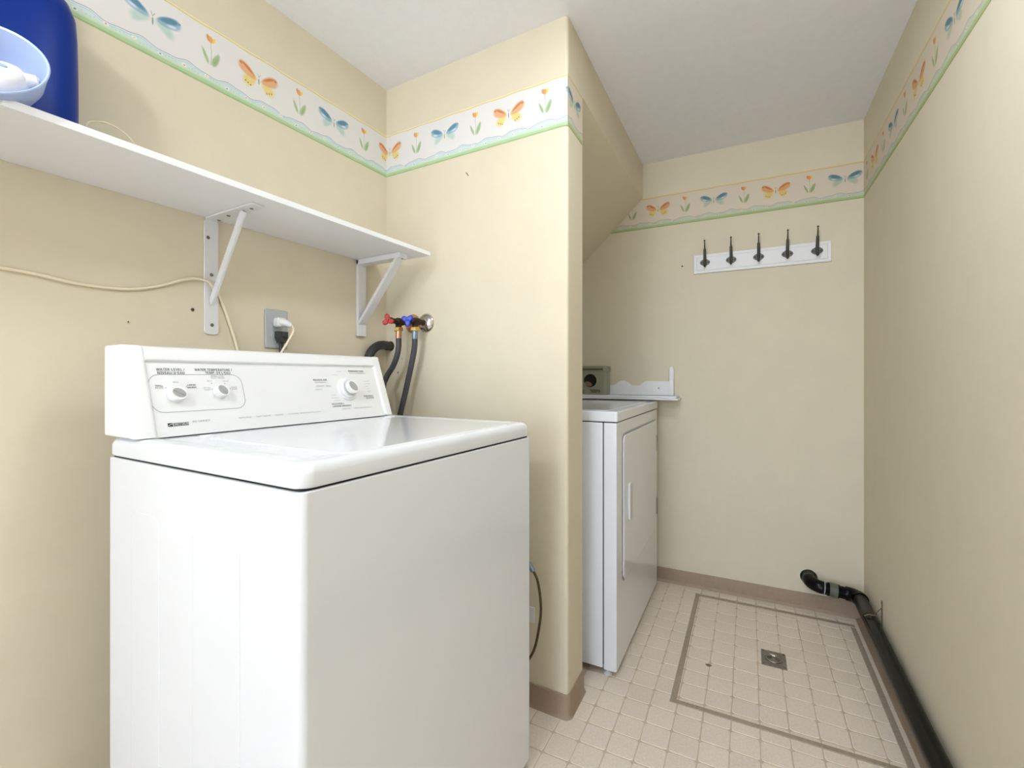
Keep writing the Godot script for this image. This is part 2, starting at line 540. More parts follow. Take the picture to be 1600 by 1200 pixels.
func materials() -> void:
	M.wall = mottled(Color(0.880, 0.838, 0.745), 0.75, 1.3, 0.008, 0.985, 0.012)
	M.ceiling = mottled(Color(0.965, 0.965, 0.98), 0.9, 2.0, 0.02, 0.985, 0.0)
	M.base = mottled(Color(0.65, 0.565, 0.48), 0.55, 4.0, 0.02, 0.95)
	M.strip = mottled(Color(0.68, 0.62, 0.545), 0.45, 6.0, 0.02, 0.90)
	M.grout = mat(Color(0.80, 0.725, 0.64), 0.8)
	M.tile = []
	for k in 4:
		var c: Color = [Color(0.935, 0.878, 0.815), Color(0.945, 0.888, 0.820), Color(0.925, 0.868, 0.806), Color(0.94, 0.883, 0.824)][k]
		M.tile.append(mottled(c, 0.42, 7.0, 0.03, 0.94, 0.01))
	M.enamel = mat(Color(0.90, 0.91, 0.93), 0.16)
	M.enamel.clearcoat_enabled = true
	M.enamel.clearcoat = 0.4
	M.enamel.clearcoat_roughness = 0.05
	M.plastic_white = mat(Color(0.94, 0.94, 0.945), 0.32)
	M.panel = mat(Color(0.925, 0.925, 0.93), 0.35)
	M.knob_grey = mat(Color(0.66, 0.66, 0.66), 0.35)
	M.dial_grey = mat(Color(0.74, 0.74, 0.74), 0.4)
	M.ink = mat(Color(0.40, 0.40, 0.41), 0.6)
	M.ink_pale = mat(Color(0.62, 0.62, 0.63), 0.6)
	M.ink_black = mat(Color(0.08, 0.08, 0.09), 0.5)
	M.dark_gap = mat(Color(0.12, 0.12, 0.12), 0.8)
	M.shelf = mat(Color(0.935, 0.935, 0.945), 0.5)
	M.bracket = mat(Color(0.885, 0.885, 0.895), 0.35)
	M.steel = mat(Color(0.62, 0.61, 0.59), 0.35, 0.9)
	M.screw = mat(Color(0.45, 0.44, 0.42), 0.4, 0.8)
	M.chrome = mat(Color(0.80, 0.78, 0.76), 0.14, 1.0)
	M.bronze = mottled(Color(0.30, 0.22, 0.16), 0.5, 20.0, 0.03, 0.6)
	M.bronze.metallic = 0.6
	M.brass = mat(Color(0.80, 0.66, 0.38), 0.3, 0.9)
	M.copper = mat(Color(0.82, 0.62, 0.50), 0.3, 0.9)
	M.blue_ferrule = mat(Color(0.52, 0.60, 0.65), 0.3, 0.7)
	M.rubber = mat(Color(0.26, 0.26, 0.285), 0.5)
	M.rubber_drain = mat(Color(0.20, 0.205, 0.225), 0.6)
	M.red = mat(Color(0.66, 0.02, 0.015), 0.25)
	M.blue = mat(Color(0.02, 0.22, 0.74), 0.25)
	M.plate_grey = mat(Color(0.70, 0.715, 0.73), 0.4)
	M.plug_white = mat(Color(0.88, 0.88, 0.88), 0.35)
	M.plug_black = mat(Color(0.20, 0.20, 0.205), 0.5)
	M.cord_cream = mat(Color(0.93, 0.88, 0.77), 0.5)
	M.cord_brown = mat(Color(0.30, 0.24, 0.09), 0.5)
	M.jug = mat(Color(0.0, 0.175, 0.53), 0.36)
	M.jug.metallic_specular = 0.3
	M.bowl = mat(Color(0.74, 0.81, 0.95), 0.3)
	M.bowl.backlight_enabled = true
	M.bowl.backlight = Color(0.5, 0.55, 0.65)
	M.cup = mat(Color(0.93, 0.93, 0.95), 0.35)
	M.cup_blue = mat(Color(0.55, 0.72, 0.82), 0.4)
	M.pink = mat(Color(0.86, 0.66, 0.82), 0.4)
	M.iron = mottled(Color(0.36, 0.35, 0.33), 0.45, 30.0, 0.04, 0.7)
	M.iron.metallic = 0.5
	M.iron_worn = mottled(Color(0.50, 0.49, 0.47), 0.4, 40.0, 0.05, 0.5)
	M.abs = mat(Color(0.025, 0.025, 0.028), 0.24)
	M.abs.metallic_specular = 0.3
	M.strap = mottled(Color(0.58, 0.52, 0.40), 0.5, 40.0, 0.05, 0.6)
	M.abs_worn = mottled(Color(0.16, 0.14, 0.13), 0.4, 14.0, 0.03, 0.6)
	M.band = mottled(Color(0.50, 0.52, 0.46), 0.35, 40.0, 0.05, 0.5)
	M.ring_metal = mottled(Color(0.62, 0.59, 0.55), 0.38, 30.0, 0.03, 0.7)
	M.ring_metal.metallic = 0.5
	M.tin = mottled(Color(0.60, 0.60, 0.52), 0.4, 12.0, 0.02, 0.92)
	M.tin_dark = mat(Color(0.33, 0.31, 0.24), 0.5)
	M.tin_print = mottled(Color(0.13, 0.09, 0.05), 0.4, 25.0, 0.02, 0.3)
	M.tin_food = mottled(Color(0.66, 0.50, 0.36), 0.5, 25.0, 0.03, 0.6)
	M.hole = mat(Color(0.05, 0.045, 0.03), 0.9)
	M.glass = mat(Color(1, 1, 1, 0.04), 0.02)
	M.glass.transparency = BaseMaterial3D.TRANSPARENCY_ALPHA
	M.glow = mat(Color(0.95, 0.95, 0.93), 0.4)
	M.glow.emission_enabled = true
	M.glow.emission = Color(0.98, 0.99, 1.0)
	M.glow.emission_energy_multiplier = 1.2
	M.border = border_material()
	M.border_dim_tint = M.border.duplicate()
	M.border_dim_tint.albedo_color = Color(0.96, 0.915, 0.84)  # same paper; the warmer, dimmer passage light is put into this tint


# ------------------------------------------------------------------ the room
func room() -> void:
	var b := MB.new()
	b.prism(MB.rrect(LX - 0.10, -1.75, LX, 3.6, 0.0), 0.0, CY, 0.0, 1, Transform3D(Basis(Vector3(1, 0, 0), Vector3(0, 0, 1), Vector3(0, -1, 0)), Vector3(0, CY, 0)))
	var wl := struct("wall_left", "cream painted wall on the left behind the washing machine and shelf", "wall", b, M.wall)
	border(wl, Vector3(LX, 0, 1.9), Vector3(LX, 0, PZ), Vector3(1, 0, 0), -1.9 - 0.792 + BU * 6, "butterfly and tulip paper border on the left wall")

	# partition: drywall sheet with the drain hole over a core, round-nosed free end
	b = MB.new()
	var e0 := Vector3(-0.540, 0, PZ)
	var e1: Vector3 = RF * Vector3(-0.486, 0, -1.454)
	var hole := Vector2(-1.2625, 1.148)
	holed_slab(b, LX, 0.0, -0.575, CY, hole, 0.0185, 0.0205, PZ - 0.013, PZ, ID)
	var poly := PackedVector2Array()
	poly.append(Vector2(LX, -(PZ - 0.07)))
	poly.append(Vector2(-0.575, -(PZ - 0.07)))
	var nose := PackedVector2Array([Vector2(-0.575, -PZ)])
	var dirw := (Vector2(e1.x, -e1.z) - Vector2(e0.x, -e0.z)).normalized()
	var rr := 0.012
	for k in 6:
		var tt := k / 5.0
		var p0 := Vector2(e0.x - rr, -e0.z); var p2 := Vector2(e0.x, -e0.z) + dirw * rr
		nose.append(p0.lerp(Vector2(e0.x, -e0.z), tt).lerp(Vector2(e0.x, -e0.z).lerp(p2, tt), tt))
	nose.append(Vector2(e1.x, -e1.z))
	nose.append(Vector2(-0.575, -e1.z + 0.004))
	b.prism(nose, 0.0, CY, 0.0, 1, PLAN)
	b.prism(PackedVector2Array([Vector2(LX, 1.364), Vector2(-0.575, 1.364), Vector2(-0.575, -e1.z + 0.004), Vector2(LX, 1.43)]), 0.0, CY, 0.0, 1, PLAN)
	var wp := struct("wall_partition", "short cream partition wall with a free end between washing machine and dryer", "wall", b, M.wall)
	border(wp, Vector3(LX, 0, PZ), Vector3(e0.x, 0, PZ), Vector3(0, 0, 1), 1.294 - 0.792, "paper border on the partition face")
	var nrm := Vector3(-dirw.y, 0, 0)
	nrm = Vector3(dirw.y, 0, dirw.x)
	border(wp, e0 + Vector3(dirw.x, 0, -dirw.y) * 0.004, e1, nrm.normalized(), 1.294 - 0.792 + 0.744, "paper border, warm dim light tinted in, wrapping the end of the partition", "border_dim_tint")
	b = MB.new()
	b.prism(MB.rrect(-0.0011, -0.0085, 0.0011, 0.0085, 0.0005, 1), 0.0, 0.0008, 0.0, 1, Transform3D(Basis(Vector3(0, 0, 1), 0.6), Vector3(-0.909, 1.724, PZ)))
	part(wp, "nail_hole", b, M.hole)

	for q in [[-1.2250, 1.048, 0.004, 0.006], [-1.205, 1.100, 0.0012, 0.008], [-1.262, 1.248, 0.002, 0.003]]:
		b = MB.new()
		b.prism(MB.rrect(q[0] - q[2] / 2, q[1] - q[3] / 2, q[0] + q[2] / 2, q[1] + q[3] / 2, q[2] * 0.3, 2), PZ, PZ + 0.0007)
		part(wp, "nail_hole", b, M.hole)

	# passage: back wall with the pipe hole
	b = MB.new()
	holed_slab(b, -1.40, 0.0, RX + 0.1, CY, Vector2(0.238, 0.142), 0.0335, 0.05, BZ - 0.10, BZ, ID)
	b.box(Vector3(0.18, 0.08, BZ - 0.14), Vector3(0.30, 0.20, BZ - 0.10))
	var wb := struct("wall_back", "cream back wall of the passage carrying the coat hooks", "wall", b, M.wall, RF)
	border(wb, Vector3(-0.95, 0, BZ), Vector3(RX, 0, BZ), Vector3(0, 0, 1), -0.54 + BU * 2 - 0.0, "butterfly paper border, warm dim light tinted in, on the passage back wall", "border_dim_tint")
	b = MB.new()
	b.lathe([Vector2(0.004, 0.0), Vector2(0.003, 0.0012), Vector2(0, 0.0014)], 10, axis(Vector3(-0.293, 1.581, BZ), Vector3(0, 0, 1)))
	part(wb, "nail_hole", b, M.hole)
	b = MB.new()
	b.prism(MB.rrect(RX, -2.524, RX + 0.10, 3.6, 0.0), 0.0, CY, 0.0, 1, Transform3D(Basis(Vector3(1, 0, 0), Vector3(0, 0, 1), Vector3(0, -1, 0)), Vector3(0, CY, 0)))
	var wr := struct("wall_right", "plain cream wall along the right side of the passage", "wall", b, M.wall, RF)
	border(wr, Vector3(RX, 0, BZ), Vector3(RX, 0, 2.0), Vector3(-1, 0, 0), 0.436 - 0.105 + BU, "paper border, warm dim light tinted in, running along the right wall", "border_dim_tint")

	# under-stair soffit over the dryer alcove, and the alcove's own side wall
	b = MB.new()
	var sl := PackedVector2Array([Vector2(-0.486, CY), Vector2(-1.40, CY), Vector2(-1.40, 1.084), Vector2(-0.486, 1.952)])
	b.prism(sl, BZ, -1.452, 0.0, 1)
	struct("wall_alcove", "sloping cream underside of the stairs over the dryer", "wall", b, M.wall, RF)
	b = MB.new()
	b.box(Vector3(-1.40, 0, BZ), Vector3(-1.285, 1.2, -1.42))
	struct("wall_alcove_side", "low cream side wall behind the dryer under the stairs", "wall", b, M.wall, RF)

	# entry behind the viewer: rear wall, with a glazed door added for fill light
	b = MB.new()
	for k in [[-1.40, 0.0, 0.85, 0.06], [-1.40, 2.05, 0.85, CY], [-1.40, 0.06, -1.20, 2.05], [0.45, 0.06, 0.85, 2.05]]:
		b.box(Vector3(k[0], k[1], 3.20), Vector3(k[2], k[3], 3.3))
	struct("wall_rear", "cream wall of the entry behind the viewer with an added glazed opening for fill light", "wall", b, M.wall)
	b = MB.new()
	for k in [[-1.20, 0.06, 0.45, 0.11], [-1.20, 2.0, 0.45, 2.05], [-1.20, 0.11, -1.15, 2.0], [0.40, 0.11, 0.45, 2.0], [-0.405, 0.11, -0.345, 2.0]]:
		b.box(Vector3(k[0], k[1], 3.23), Vector3(k[2], k[3], 3.27))
	var w := struct("door_1", "white framed glazed patio door added behind the viewer to let in fill light", "door", b, M.shelf)
	b = MB.new()
	b.box(Vector3(-1.15, 0.11, 3.248), Vector3(0.40, 2.0, 3.252))
	part(w, "pane", b, M.glass)

	b = MB.new()
	b.box(Vector3(-1.6, CY, -2.75), Vector3(0.95, CY + 0.1, 3.4))
	struct("ceiling", "plain white ceiling", "ceiling", b, M.ceiling)

	# vinyl cove baseboards, 7 cm with a small toe
	var prof := PackedVector2Array([Vector2(0, 0), Vector2(0.013, 0), Vector2(0.012, 0.003), Vector2(0.006, 0.012), Vector2(0.005, 0.066), Vector2(0.003, 0.070), Vector2(0, 0.070)])
	b = MB.new()
	b.prism(prof, 0.1 - RX, 1.3, 0.0, 1, Transform3D(Basis(Vector3(0, 0, 1), Vector3(0, 1, 0), Vector3(-1, 0, 0)), Vector3(0.1, 0, BZ)))
	struct("baseboard_back", "brown vinyl baseboard along the foot of the passage back wall", "baseboard", b, M.base, RF)
	b = MB.new()
	var wide := PackedVector2Array([Vector2(0, 0), Vector2(0.032, 0), Vector2(0.031, 0.004), Vector2(0.012, 0.012), Vector2(0.006, 0.020), Vector2(0.005, 0.066), Vector2(0.003, 0.070), Vector2(0, 0.070)])
	b.prism(wide, -3.0, -BZ - 0.013, 0.0, 1, Transform3D(Basis(Vector3(-1, 0, 0), Vector3(0, 1, 0), Vector3(0, 0, -1)), Vector3(RX, 0, 0)))
	struct("baseboard_right", "brown vinyl baseboard behind the black pipe along the right wall", "baseboard", b, M.base, RF)
	# partition baseboard wraps the round nose: swept profile
	b = MB.new()
	var path := [Vector2(LX, -PZ), Vector2(-0.60, -PZ)]
	for k in range(1, nose.size() - 1):
		path.append(nose[k])
	var nor := []
	for i in path.size():
		var a: Vector2 = path[maxi(i - 1, 0)]; var c: Vector2 = path[mini(i + 1, path.size() - 1)]
		var d := (c - a).normalized()
		nor.append(Vector2(d.y, -d.x))
	for i in path.size() - 1:
		for k in prof.size() - 1:
			var q := []
			for ik in [[i, k], [i + 1, k], [i + 1, k + 1], [i, k + 1]]:
				var pr := prof[ik[1]]
				var p2: Vector2 = path[ik[0]] + nor[ik[0]] * pr.x
				q.append(Vector3(p2.x, pr.y, -p2.y))
			b.quad(q[0], q[1], q[2], q[3])
	struct("baseboard_partition", "brown vinyl baseboard wrapped around the end of the partition", "baseboard", b, M.base, ID, 60.0)


# ------------------------------------------------------------------ floor tiles and the access hatch
func tile_mesh(w: float, d: float, k: int) -> ArrayMesh:
	var r := RandomNumberGenerator.new()
	r.seed = 40 + k
	var b := MB.new()
	var p := PackedVector2Array()
	var base := MB.rrect(-w / 2, -d / 2, w / 2, d / 2, 0.008, 2)
	for i in base.size():
		var q := base[i]
		p.append(q + Vector2(r.randf_range(-0.0008, 0.0008), r.randf_range(-0.0008, 0.0008)))
	b.prism(p, -0.004, 0.0, 0.0012, 1, PLAN, false)
	return b.done(Vector3.ZERO, 30.0)


func floor_and_hatch() -> void:
	var b := MB.new()
	b.box(Vector3(-1.5, -0.12, -2.6), Vector3(0.95, -0.0014, 3.4))
	var fl := struct("floor", "cream vinyl floor with an embossed square tile pattern", "floor", b, M.grout)
	var hatch := thing("floor_hatch", "square access hatch in the tiled floor edged with brown strips", "hatch", Vector3(0.085, 0.0, -1.94), RF)
	var pw := 0.0765; var pd := 0.0800
	var kinds := []
	for k in 4:
		kinds.append(tile_mesh(pw - 0.0032, pd - 0.0034, k))
	var rest := MB.new()
	var i := 0
	for ix in range(-13, 7):
		for iz in range(-14, 60):
			var x := -0.0465 + pw * (ix + 0.5); var z := -1.409 + pd * (iz + 0.5)
			if z < BZ - 0.03 or x > RX + 0.05: continue
			var world: Vector3 = RF * Vector3(x, 0, z)
			if world.x < LX - 0.02 or world.z > 3.2: continue
			if x < -0.52 and z < -1.48: continue
			if world.x < -0.60 and world.z < PZ - 0.03: continue
			var seen: bool = z < -1.0 and x > -0.74 and not (x < -0.43 and z < -1.60) and (x > -0.55 or z < -1.08)
			if not seen:
				rest.prism(MB.rrect(x - pw / 2 + 0.0016, -z - pd / 2 + 0.0017, x + pw / 2 - 0.0016, -z + pd / 2 - 0.0017, 0.006, 1), -0.004, 0.0, 0.0, 1, RF * PLAN)
				continue
			var k := rng.randi() % 4
			var o := MeshInstance3D.new()
			o.name = "tile"
			o.mesh = kinds[k]
			o.material_override = M.tile[rng.randi() % 4]
			var inside := x > -0.215 and x < 0.382 and z > -2.343 and z < -1.541
			if inside:
				hatch.add_child(o, true)
				o.position = Vector3(x, 0, z) - bases[hatch]
			else:
				fl.add_child(o, true)
				o.transform = RF * Transform3D(Basis.IDENTITY, Vector3(x, 0, z))
			i += 1
	var r := part(fl, "distant_tiles", rest, M.tile[0])
	r.set_meta("kind", "stuff")
	# edging strips
	for s in [[-0.2235, -2.3500, -0.2050, -1.5320], [0.3735, -2.3220, 0.3915, -1.5320], [-0.2050, -2.3500, 0.3915, -2.3300], [-0.2050, -1.5500, 0.3735, -1.5320]]:
		b = MB.new()
		var y0 := -0.001
		b.prism(MB.rrect(s[0], -s[3], s[2], -s[1], 0.0), y0, 0.0028, 0.001, 1, PLAN)
		part(hatch, "edging_strip", b, M.strip, 30.0)
	# stain
	b = MB.new()
	var blob := PackedVector2Array()
	for k in 14:
		var a := TAU * k / 14
		blob.append(Vector2(-0.127 + 0.0105 * cos(a) * (1.0 + 0.2 * sin(a * 3)), 1.789 + 0.0085 * sin(a)))
	b.prism(blob, 0.0, 0.0004, 0.0, 1, PLAN)
	part(hatch, "stain", b, mat(Color(0.52, 0.44, 0.33), 0.6))
	# sunken pull: plate, dish, ring, knuckle, screws
	var cx := 0.0815; var cz := -1.932
	b = MB.new()
	var hw := 0.040; var hd := 0.050
	holed_slab(b, cx - hw, -cz - hd, cx + hw, -cz + hd, Vector2(cx, -cz - 0.002), 0.0305, 0.0355, 0.0, 0.0036, PLAN)
	var plate := part(hatch, "pull_plate", b, M.ring_metal, 30.0, "dull metal pull plate sunk into the hatch")
	b = MB.new()
	b.lathe([Vector2(0, 0.0006), Vector2(0.020, 0.0006), Vector2(0.0305, 0.0022), Vector2(0.0320, 0.0042), Vector2(0.0335, 0.0036)], 32, PLAN.translated(Vector3(cx, 0, cz + 0.002)))
	part(plate, "dish", b, M.ring_metal)
	b = MB.new()
	var ring := []
	for k in 25:
		var a := PI * 0.5 + TAU * 0.04 + TAU * 0.92 * k / 24.0
		ring.append(Vector3(cx + 0.023 * cos(a), 0.0055, cz + 0.006 - 0.022 * sin(a)))
	b.tube(ring, 0.0028, 8)
	part(plate, "ring", b, M.steel)
	b = MB.new()
	b.box(Vector3(cx - 0.013, 0.001, cz - 0.024), Vector3(cx + 0.013, 0.008, cz - 0.014), 0.002, 2)
	part(plate, "knuckle", b, M.chrome)
	for sx in [-1, 1]:
		for sz in [-1, 1]:
			b = MB.new()
			b.lathe([Vector2(0.0042, 0.0034), Vector2(0.0036, 0.0046), Vector2(0, 0.0048)], 10, PLAN.translated(Vector3(cx + sx * 0.033, 0, cz + sz * 0.043)))
			part(plate, "screw", b, M.tin_dark)


# ------------------------------------------------------------------ washing machine
const WB := -1.157
const WF := -0.559
const WN := -0.403
const WD := -1.089

func washer() -> void:
	var t := thing("washing_machine", "white top-loading washing machine standing in the left nook", "washing machine", Vector3(-0.858, 0, -0.746))
	var b := MB.new()
	b.prism(MB.rrect(WB, -WN, WF, -WD, 0.013, 5), 0.025, 0.8735, 0.003, 2, PLAN)
	var body := part(t, "body", b, M.enamel)
	b = MB.new()
	b.prism(MB.rrect(WB + 0.006, -WN + 0.006, WF - 0.006, -WD - 0.006, 0.008, 3), 0.87, 0.879, 0.0, 1, PLAN)
	part(body, "seam", b, M.dark_gap)
	for q in [[-1.055, -0.946], [-0.835, -0.700]]:
		b = MB.new()
		b.prism(MB.rrect(q[0], 0.10, q[1], 0.783, 0.022, 5), WN - 0.001, WN + 0.0011, 0.0011, 3)
		part(body, "pressed_panel", b, M.enamel, 50.0)
	for sx in [WB + 0.04, WF - 0.04]:
		for sz in [WN - 0.04, WD + 0.04]:
			b = MB.new()
			b.lathe([Vector2(0, 0), Vector2(0.02, 0), Vector2(0.022, 0.008), Vector2(0.008, 0.012), Vector2(0.008, 0.04), Vector2(0, 0.04)], 16, PLAN.translated(Vector3(sx, 0, sz)))
			part(t, "foot", b, M.rubber)
	# top with a wide rounded rim, shallow dished deck and lid
	b = MB.new()
	var rim := MB.rrect(WB, -WN, WF, -WD, 0.024, 6)
	var rings := [[0.004, 0.8765], [0.0015, 0.8775], [0.0, 0.8800], [0.0, 0.8960]]
	for k in 6:
		var a := PI / 2 * (k + 1) / 6.0
		rings.append([0.016 * (1.0 - cos(a)), 0.8960 + 0.017 * sin(a)])
	rings.append([0.030, 0.9135]); rings.append([0.040, 0.9118]); rings.append([0.052, 0.9108])
	var prev := PackedVector3Array()
	for r in rings:
		var p2: PackedVector2Array = MB.rrect(WB + r[0], -WN + r[0], WF - r[0], -WD - r[0], maxf(0.024 - r[0] * 0.3, 0.008), 6)
		var cur := PackedVector3Array()
		for q in p2: cur.append(Vector3(q.x, r[1], -q.y))
		if prev.size():
			for i in cur.size():
				var j := (i + 1) % cur.size()
				b.quad(prev[i], prev[j], cur[j], cur[i])
		prev = cur
	for i in range(1, prev.size() - 1):
		b.tri(prev[0], prev[i], prev[i + 1])
	part(t, "top_panel", b, M.enamel, 50.0)
	b = MB.new()
	b.prism(MB.rrect(-0.972, 0.488, -0.572, 1.010, 0.030, 6), 0.905, 0.9146, 0.0035, 3, PLAN, false)
	part(t, "lid", b, M.enamel, 50.0)
	for z in [-0.500, -0.998]:
		b = MB.new()
		b.box(Vector3(-0.990, 0.908, z - 0.012), Vector3(-0.968, 0.9165, z + 0.012), 0.002, 2)
		part(t, "lid_hinge", b, M.plastic_white)
	# console
	var cons := MB.new()
	var core := PackedVector2Array([Vector2(WB, 0.913), Vector2(-1.0461, 0.913), Vector2(-1.1055, 1.0854), Vector2(WB, 1.0854)])
	cons.prism(core, -1.050, -0.436, 0.0, 1)
	var con := part(t, "console", cons, M.panel)
	var face := PackedVector2Array([Vector2(WB, 0.9145), Vector2(-1.0405, 0.9145), Vector2(-1.1030, 1.0955), Vector2(WB, 1.0955)])
	b = MB.new()
	b.prism(face, -0.443, -0.396, 0.009, 5)
	part(con, "end_cap", b, M.plastic_white, 50.0)
	b = MB.new()
	b.prism(face, -1.079, -1.045, 0.009, 5)
	part(con, "end_cap", b, M.plastic_white, 50.0)
	b = MB.new()
	b.prism(PackedVector2Array([Vector2(-1.125, 1.05), Vector2(-1.0925, 1.0665), Vector2(-1.0915, 1.0685), Vector2(-1.0965, 1.083), Vector2(-1.103, 1.0925), Vector2(-1.112, 1.0955), Vector2(WB, 1.0955), Vector2(WB, 1.05)]), -1.048, -0.440, 0.0, 1)
	part(con, "top_rail", b, M.plastic_white, 50.0)
	# printed face: local x runs along the machine, y up the slope, z out of it
	var n := Vector3(0.174, 0.060, 0).normalized()
	var up := Vector3(-0.060, 0.174, 0).normalized()
	var o := Vector3(-1.0435, 0.918, 0) - n * 0.0039
	var F := Transform3D(Basis(Vector3(0, 0, -1), up, n), o)
	var at := func(z: float, tt: float, h: float = 0.0004) -> Transform3D: return F * Transform3D(Basis.IDENTITY, Vector3(-z, tt, h))
	b = MB.new()
	b.stroke(MB.rrect(0.441, 0.0465, 0.627, 0.1275, 0.022, 8), 0.0011, 0.0003, F, true)
	part(con, "printed_outline", b, M.ink_pale)
	var words := [
		["WATER LEVEL /", -0.485, 0.1385, 0.053, 0.0058, true, 0], ["NIVEAU D'EAU", -0.485, 0.1312, 0.050, 0.0056, true, 0],
		["WATER TEMPERATURE /", -0.570, 0.1388, 0.080, 0.0058, true, 0], ["TEMP. DE L'EAU", -0.578, 0.1318, 0.054, 0.0056, true, 0],
		["SMALL", -0.459, 0.1035, 0.014, 0.0036, false, 0], ["PETITE", -0.459, 0.0985, 0.014, 0.0036, false, 0],
		["LARGE", -0.519, 0.1040, 0.016, 0.0036, true, 0], ["GRANDE", -0.519, 0.0985, 0.018, 0.0036, true, 0], ["MED", -0.490, 0.1105, 0.010, 0.0030, false, 1],
		["WARM / COLD", -0.575, 0.1242, 0.028, 0.0034, false, 1], ["TIEDE / FROIDE", -0.575, 0.1195, 0.030, 0.0034, false, 1],
		["HOT", -0.557, 0.1125, 0.010, 0.0032, false, 1], ["COLD", -0.591, 0.1120, 0.012, 0.0032, false, 1],
		["HOT / COLD", -0.549, 0.0970, 0.014, 0.0030, false, 1], ["CHAUDE", -0.549, 0.0925, 0.013, 0.0030, false, 1], ["COLD", -0.607, 0.0970, 0.012, 0.0030, false, 1], ["FROIDE", -0.607, 0.0925, 0.012, 0.0030, false, 1],
		["PERMANENT PRESS", -0.975, 0.1400, 0.058, 0.0046, true, 0], ["PRESSAGE PERMANENT", -0.980, 0.1335, 0.062, 0.0036, false, 1],
		["REGULAR", -0.842, 0.1130, 0.044, 0.0048, true, 0], ["NORMAL", -0.842, 0.1062, 0.036, 0.0036, false, 1], ["HEAVY  SOIL", -0.850, 0.0955, 0.050, 0.0034, false, 1], ["LIGHT", -0.831, 0.0855, 0.022, 0.0034, false, 1],
		["DELICATES /", -0.883, 0.0425, 0.040, 0.0046, true, 0], ["LAVAGE DELICAT", -0.896, 0.0355, 0.064, 0.0046, true, 0], ["GENTLE", -0.908, 0.0265, 0.030, 0.0034, false, 1], ["RINSE AND SPIN ONLY", -0.969, 0.0262, 0.066, 0.0034, false, 1],
		["HEAVY", -1.001, 0.0610, 0.036, 0.0048, true, 0], ["DUTY", -1.005, 0.0545, 0.030, 0.0046, true, 0],
		["Heavy Duty", -0.6185, 0.0240, 0.028, 0.0046, false, 1], ["Super Capacity", -0.6625, 0.0240, 0.035, 0.0046, false, 1], ["Quiet", -0.7025, 0.0240, 0.021, 0.0044, false, 1], ["Automatic Temperature Control", -0.774, 0.0240, 0.096, 0.0044, false, 1],
		["80 SERIES", -0.526, 0.0235, 0.034, 0.0040, false, 1],
	]
	for q in words:
		lettering(con, q[0], at.call(q[1], q[2]), q[3], M.ink if q[6] == 0 else M.ink_pale, q[5], q[4])
	# maker's mark: solid striped block and name
	b = MB.new()
	b.prism(MB.rrect(0.4630, 0.0168, 0.4715, 0.0238, 0.0), 0.0, 0.0004, 0.0, 1, F)
	b.stroke(PackedVector2Array([Vector2(0.4715, 0.0173), Vector2(0.5005, 0.0173)]), 0.0009, 0.0004, F)
	var mark := part(con, "maker_mark", b, M.ink_black)
	b = MB.new()
	b.stroke(PackedVector2Array([Vector2(0.4640, 0.0188), Vector2(0.4706, 0.0220)]), 0.0009, 0.0006, F)
	part(mark, "stripe", b, M.plastic_white)
	lettering(con, "KENMORE", at.call(-0.4868, 0.0208), 0.0275, M.ink_black, true, 0.0056)
	# tick marks round the dial
	b = MB.new()
	for q in [[0.995, 0.108, 0.022], [0.998, 0.100, 0.020], [0.999, 0.092, 0.012], [1.0, 0.084, 0.012], [1.0, 0.076, 0.014], [0.868, 0.068, 0.016], [0.866, 0.060, 0.026], [0.872, 0.052, 0.022], [0.886, 0.128, 0.020], [0.905, 0.138, 0.016]]:
		b = MB.new()
		b.stroke(PackedVector2Array([Vector2(q[0], q[1]), Vector2(q[0] + q[2], q[1])]), 0.0006, 0.0003, F)
		part(con, "dial_mark", b, M.ink_pale)
	for q in [[0.4705, 0.0985], [0.509, 0.101], [0.560, 0.107], [0.588, 0.106], [0.5585, 0.0935], [0.598, 0.094]]:
		b = MB.new()
		b.prism(MB.rrect(q[0] - 0.0007, q[1] - 0.0007, q[0] + 0.0007, q[1] + 0.0007, 0.0), 0.0, 0.0004, 0.0, 1, F)
		part(con, "setting_dot", b, M.ink)
	# two selector knobs and the timer dial
	for q in [[0.4870, 0.0830, -0.55, 0.0165], [0.5745, 0.0868, -0.95, 0.0150]]:
		var kx: Transform3D = F * Transform3D(Basis.IDENTITY, Vector3(q[0], q[1], 0))
		b = MB.new()
		var R: float = q[3]
		b.lathe([Vector2(R, 0.0), Vector2(R, 0.003), Vector2(R * 0.93, 0.006), Vector2(R * 0.92, 0.0125), Vector2(R * 0.86, 0.0155), Vector2(R * 0.78, 0.0150), Vector2(0, 0.0145)], 36, kx)
		var kn := part(t, "selector_knob", b, M.plastic_white, 30.0)
		b = MB.new()
		var kr := kx * Transform3D(Basis(Vector3(0, 0, 1), q[2]), Vector3.ZERO)
		var oval := PackedVector2Array()
		for k in 28:
			var a := TAU * k / 28
			oval.append(Vector2(R * 0.80 * cos(a), R * 0.56 * sin(a)))
		b.prism(oval, 0.012, 0.0153, 0.0006, 2, kr)
		part(kn, "grip_insert", b, M.knob_grey, 50.0, "grey oval finger recess")
		b = MB.new()
		b.prism(MB.rrect(-R * 0.7, -R * 0.07, R * 0.7, R * 0.07, R * 0.05, 2), 0.014, 0.0172, 0.001, 2, kr)
		part(kn, "grip_ridge", b, M.knob_grey)
	var dx: Transform3D = F * Transform3D(Basis.IDENTITY, Vector3(0.9275, 0.0850, 0))
	b = MB.new()
	b.lathe([Vector2(0.0345, 0.0), Vector2(0.0340, 0.0035), Vector2(0.0315, 0.005), Vector2(0.0260, 0.0055), Vector2(0, 0.0055)], 48, dx)
	var dial := part(t, "timer_dial", b, M.plastic_white, 30.0)
	b = MB.new()
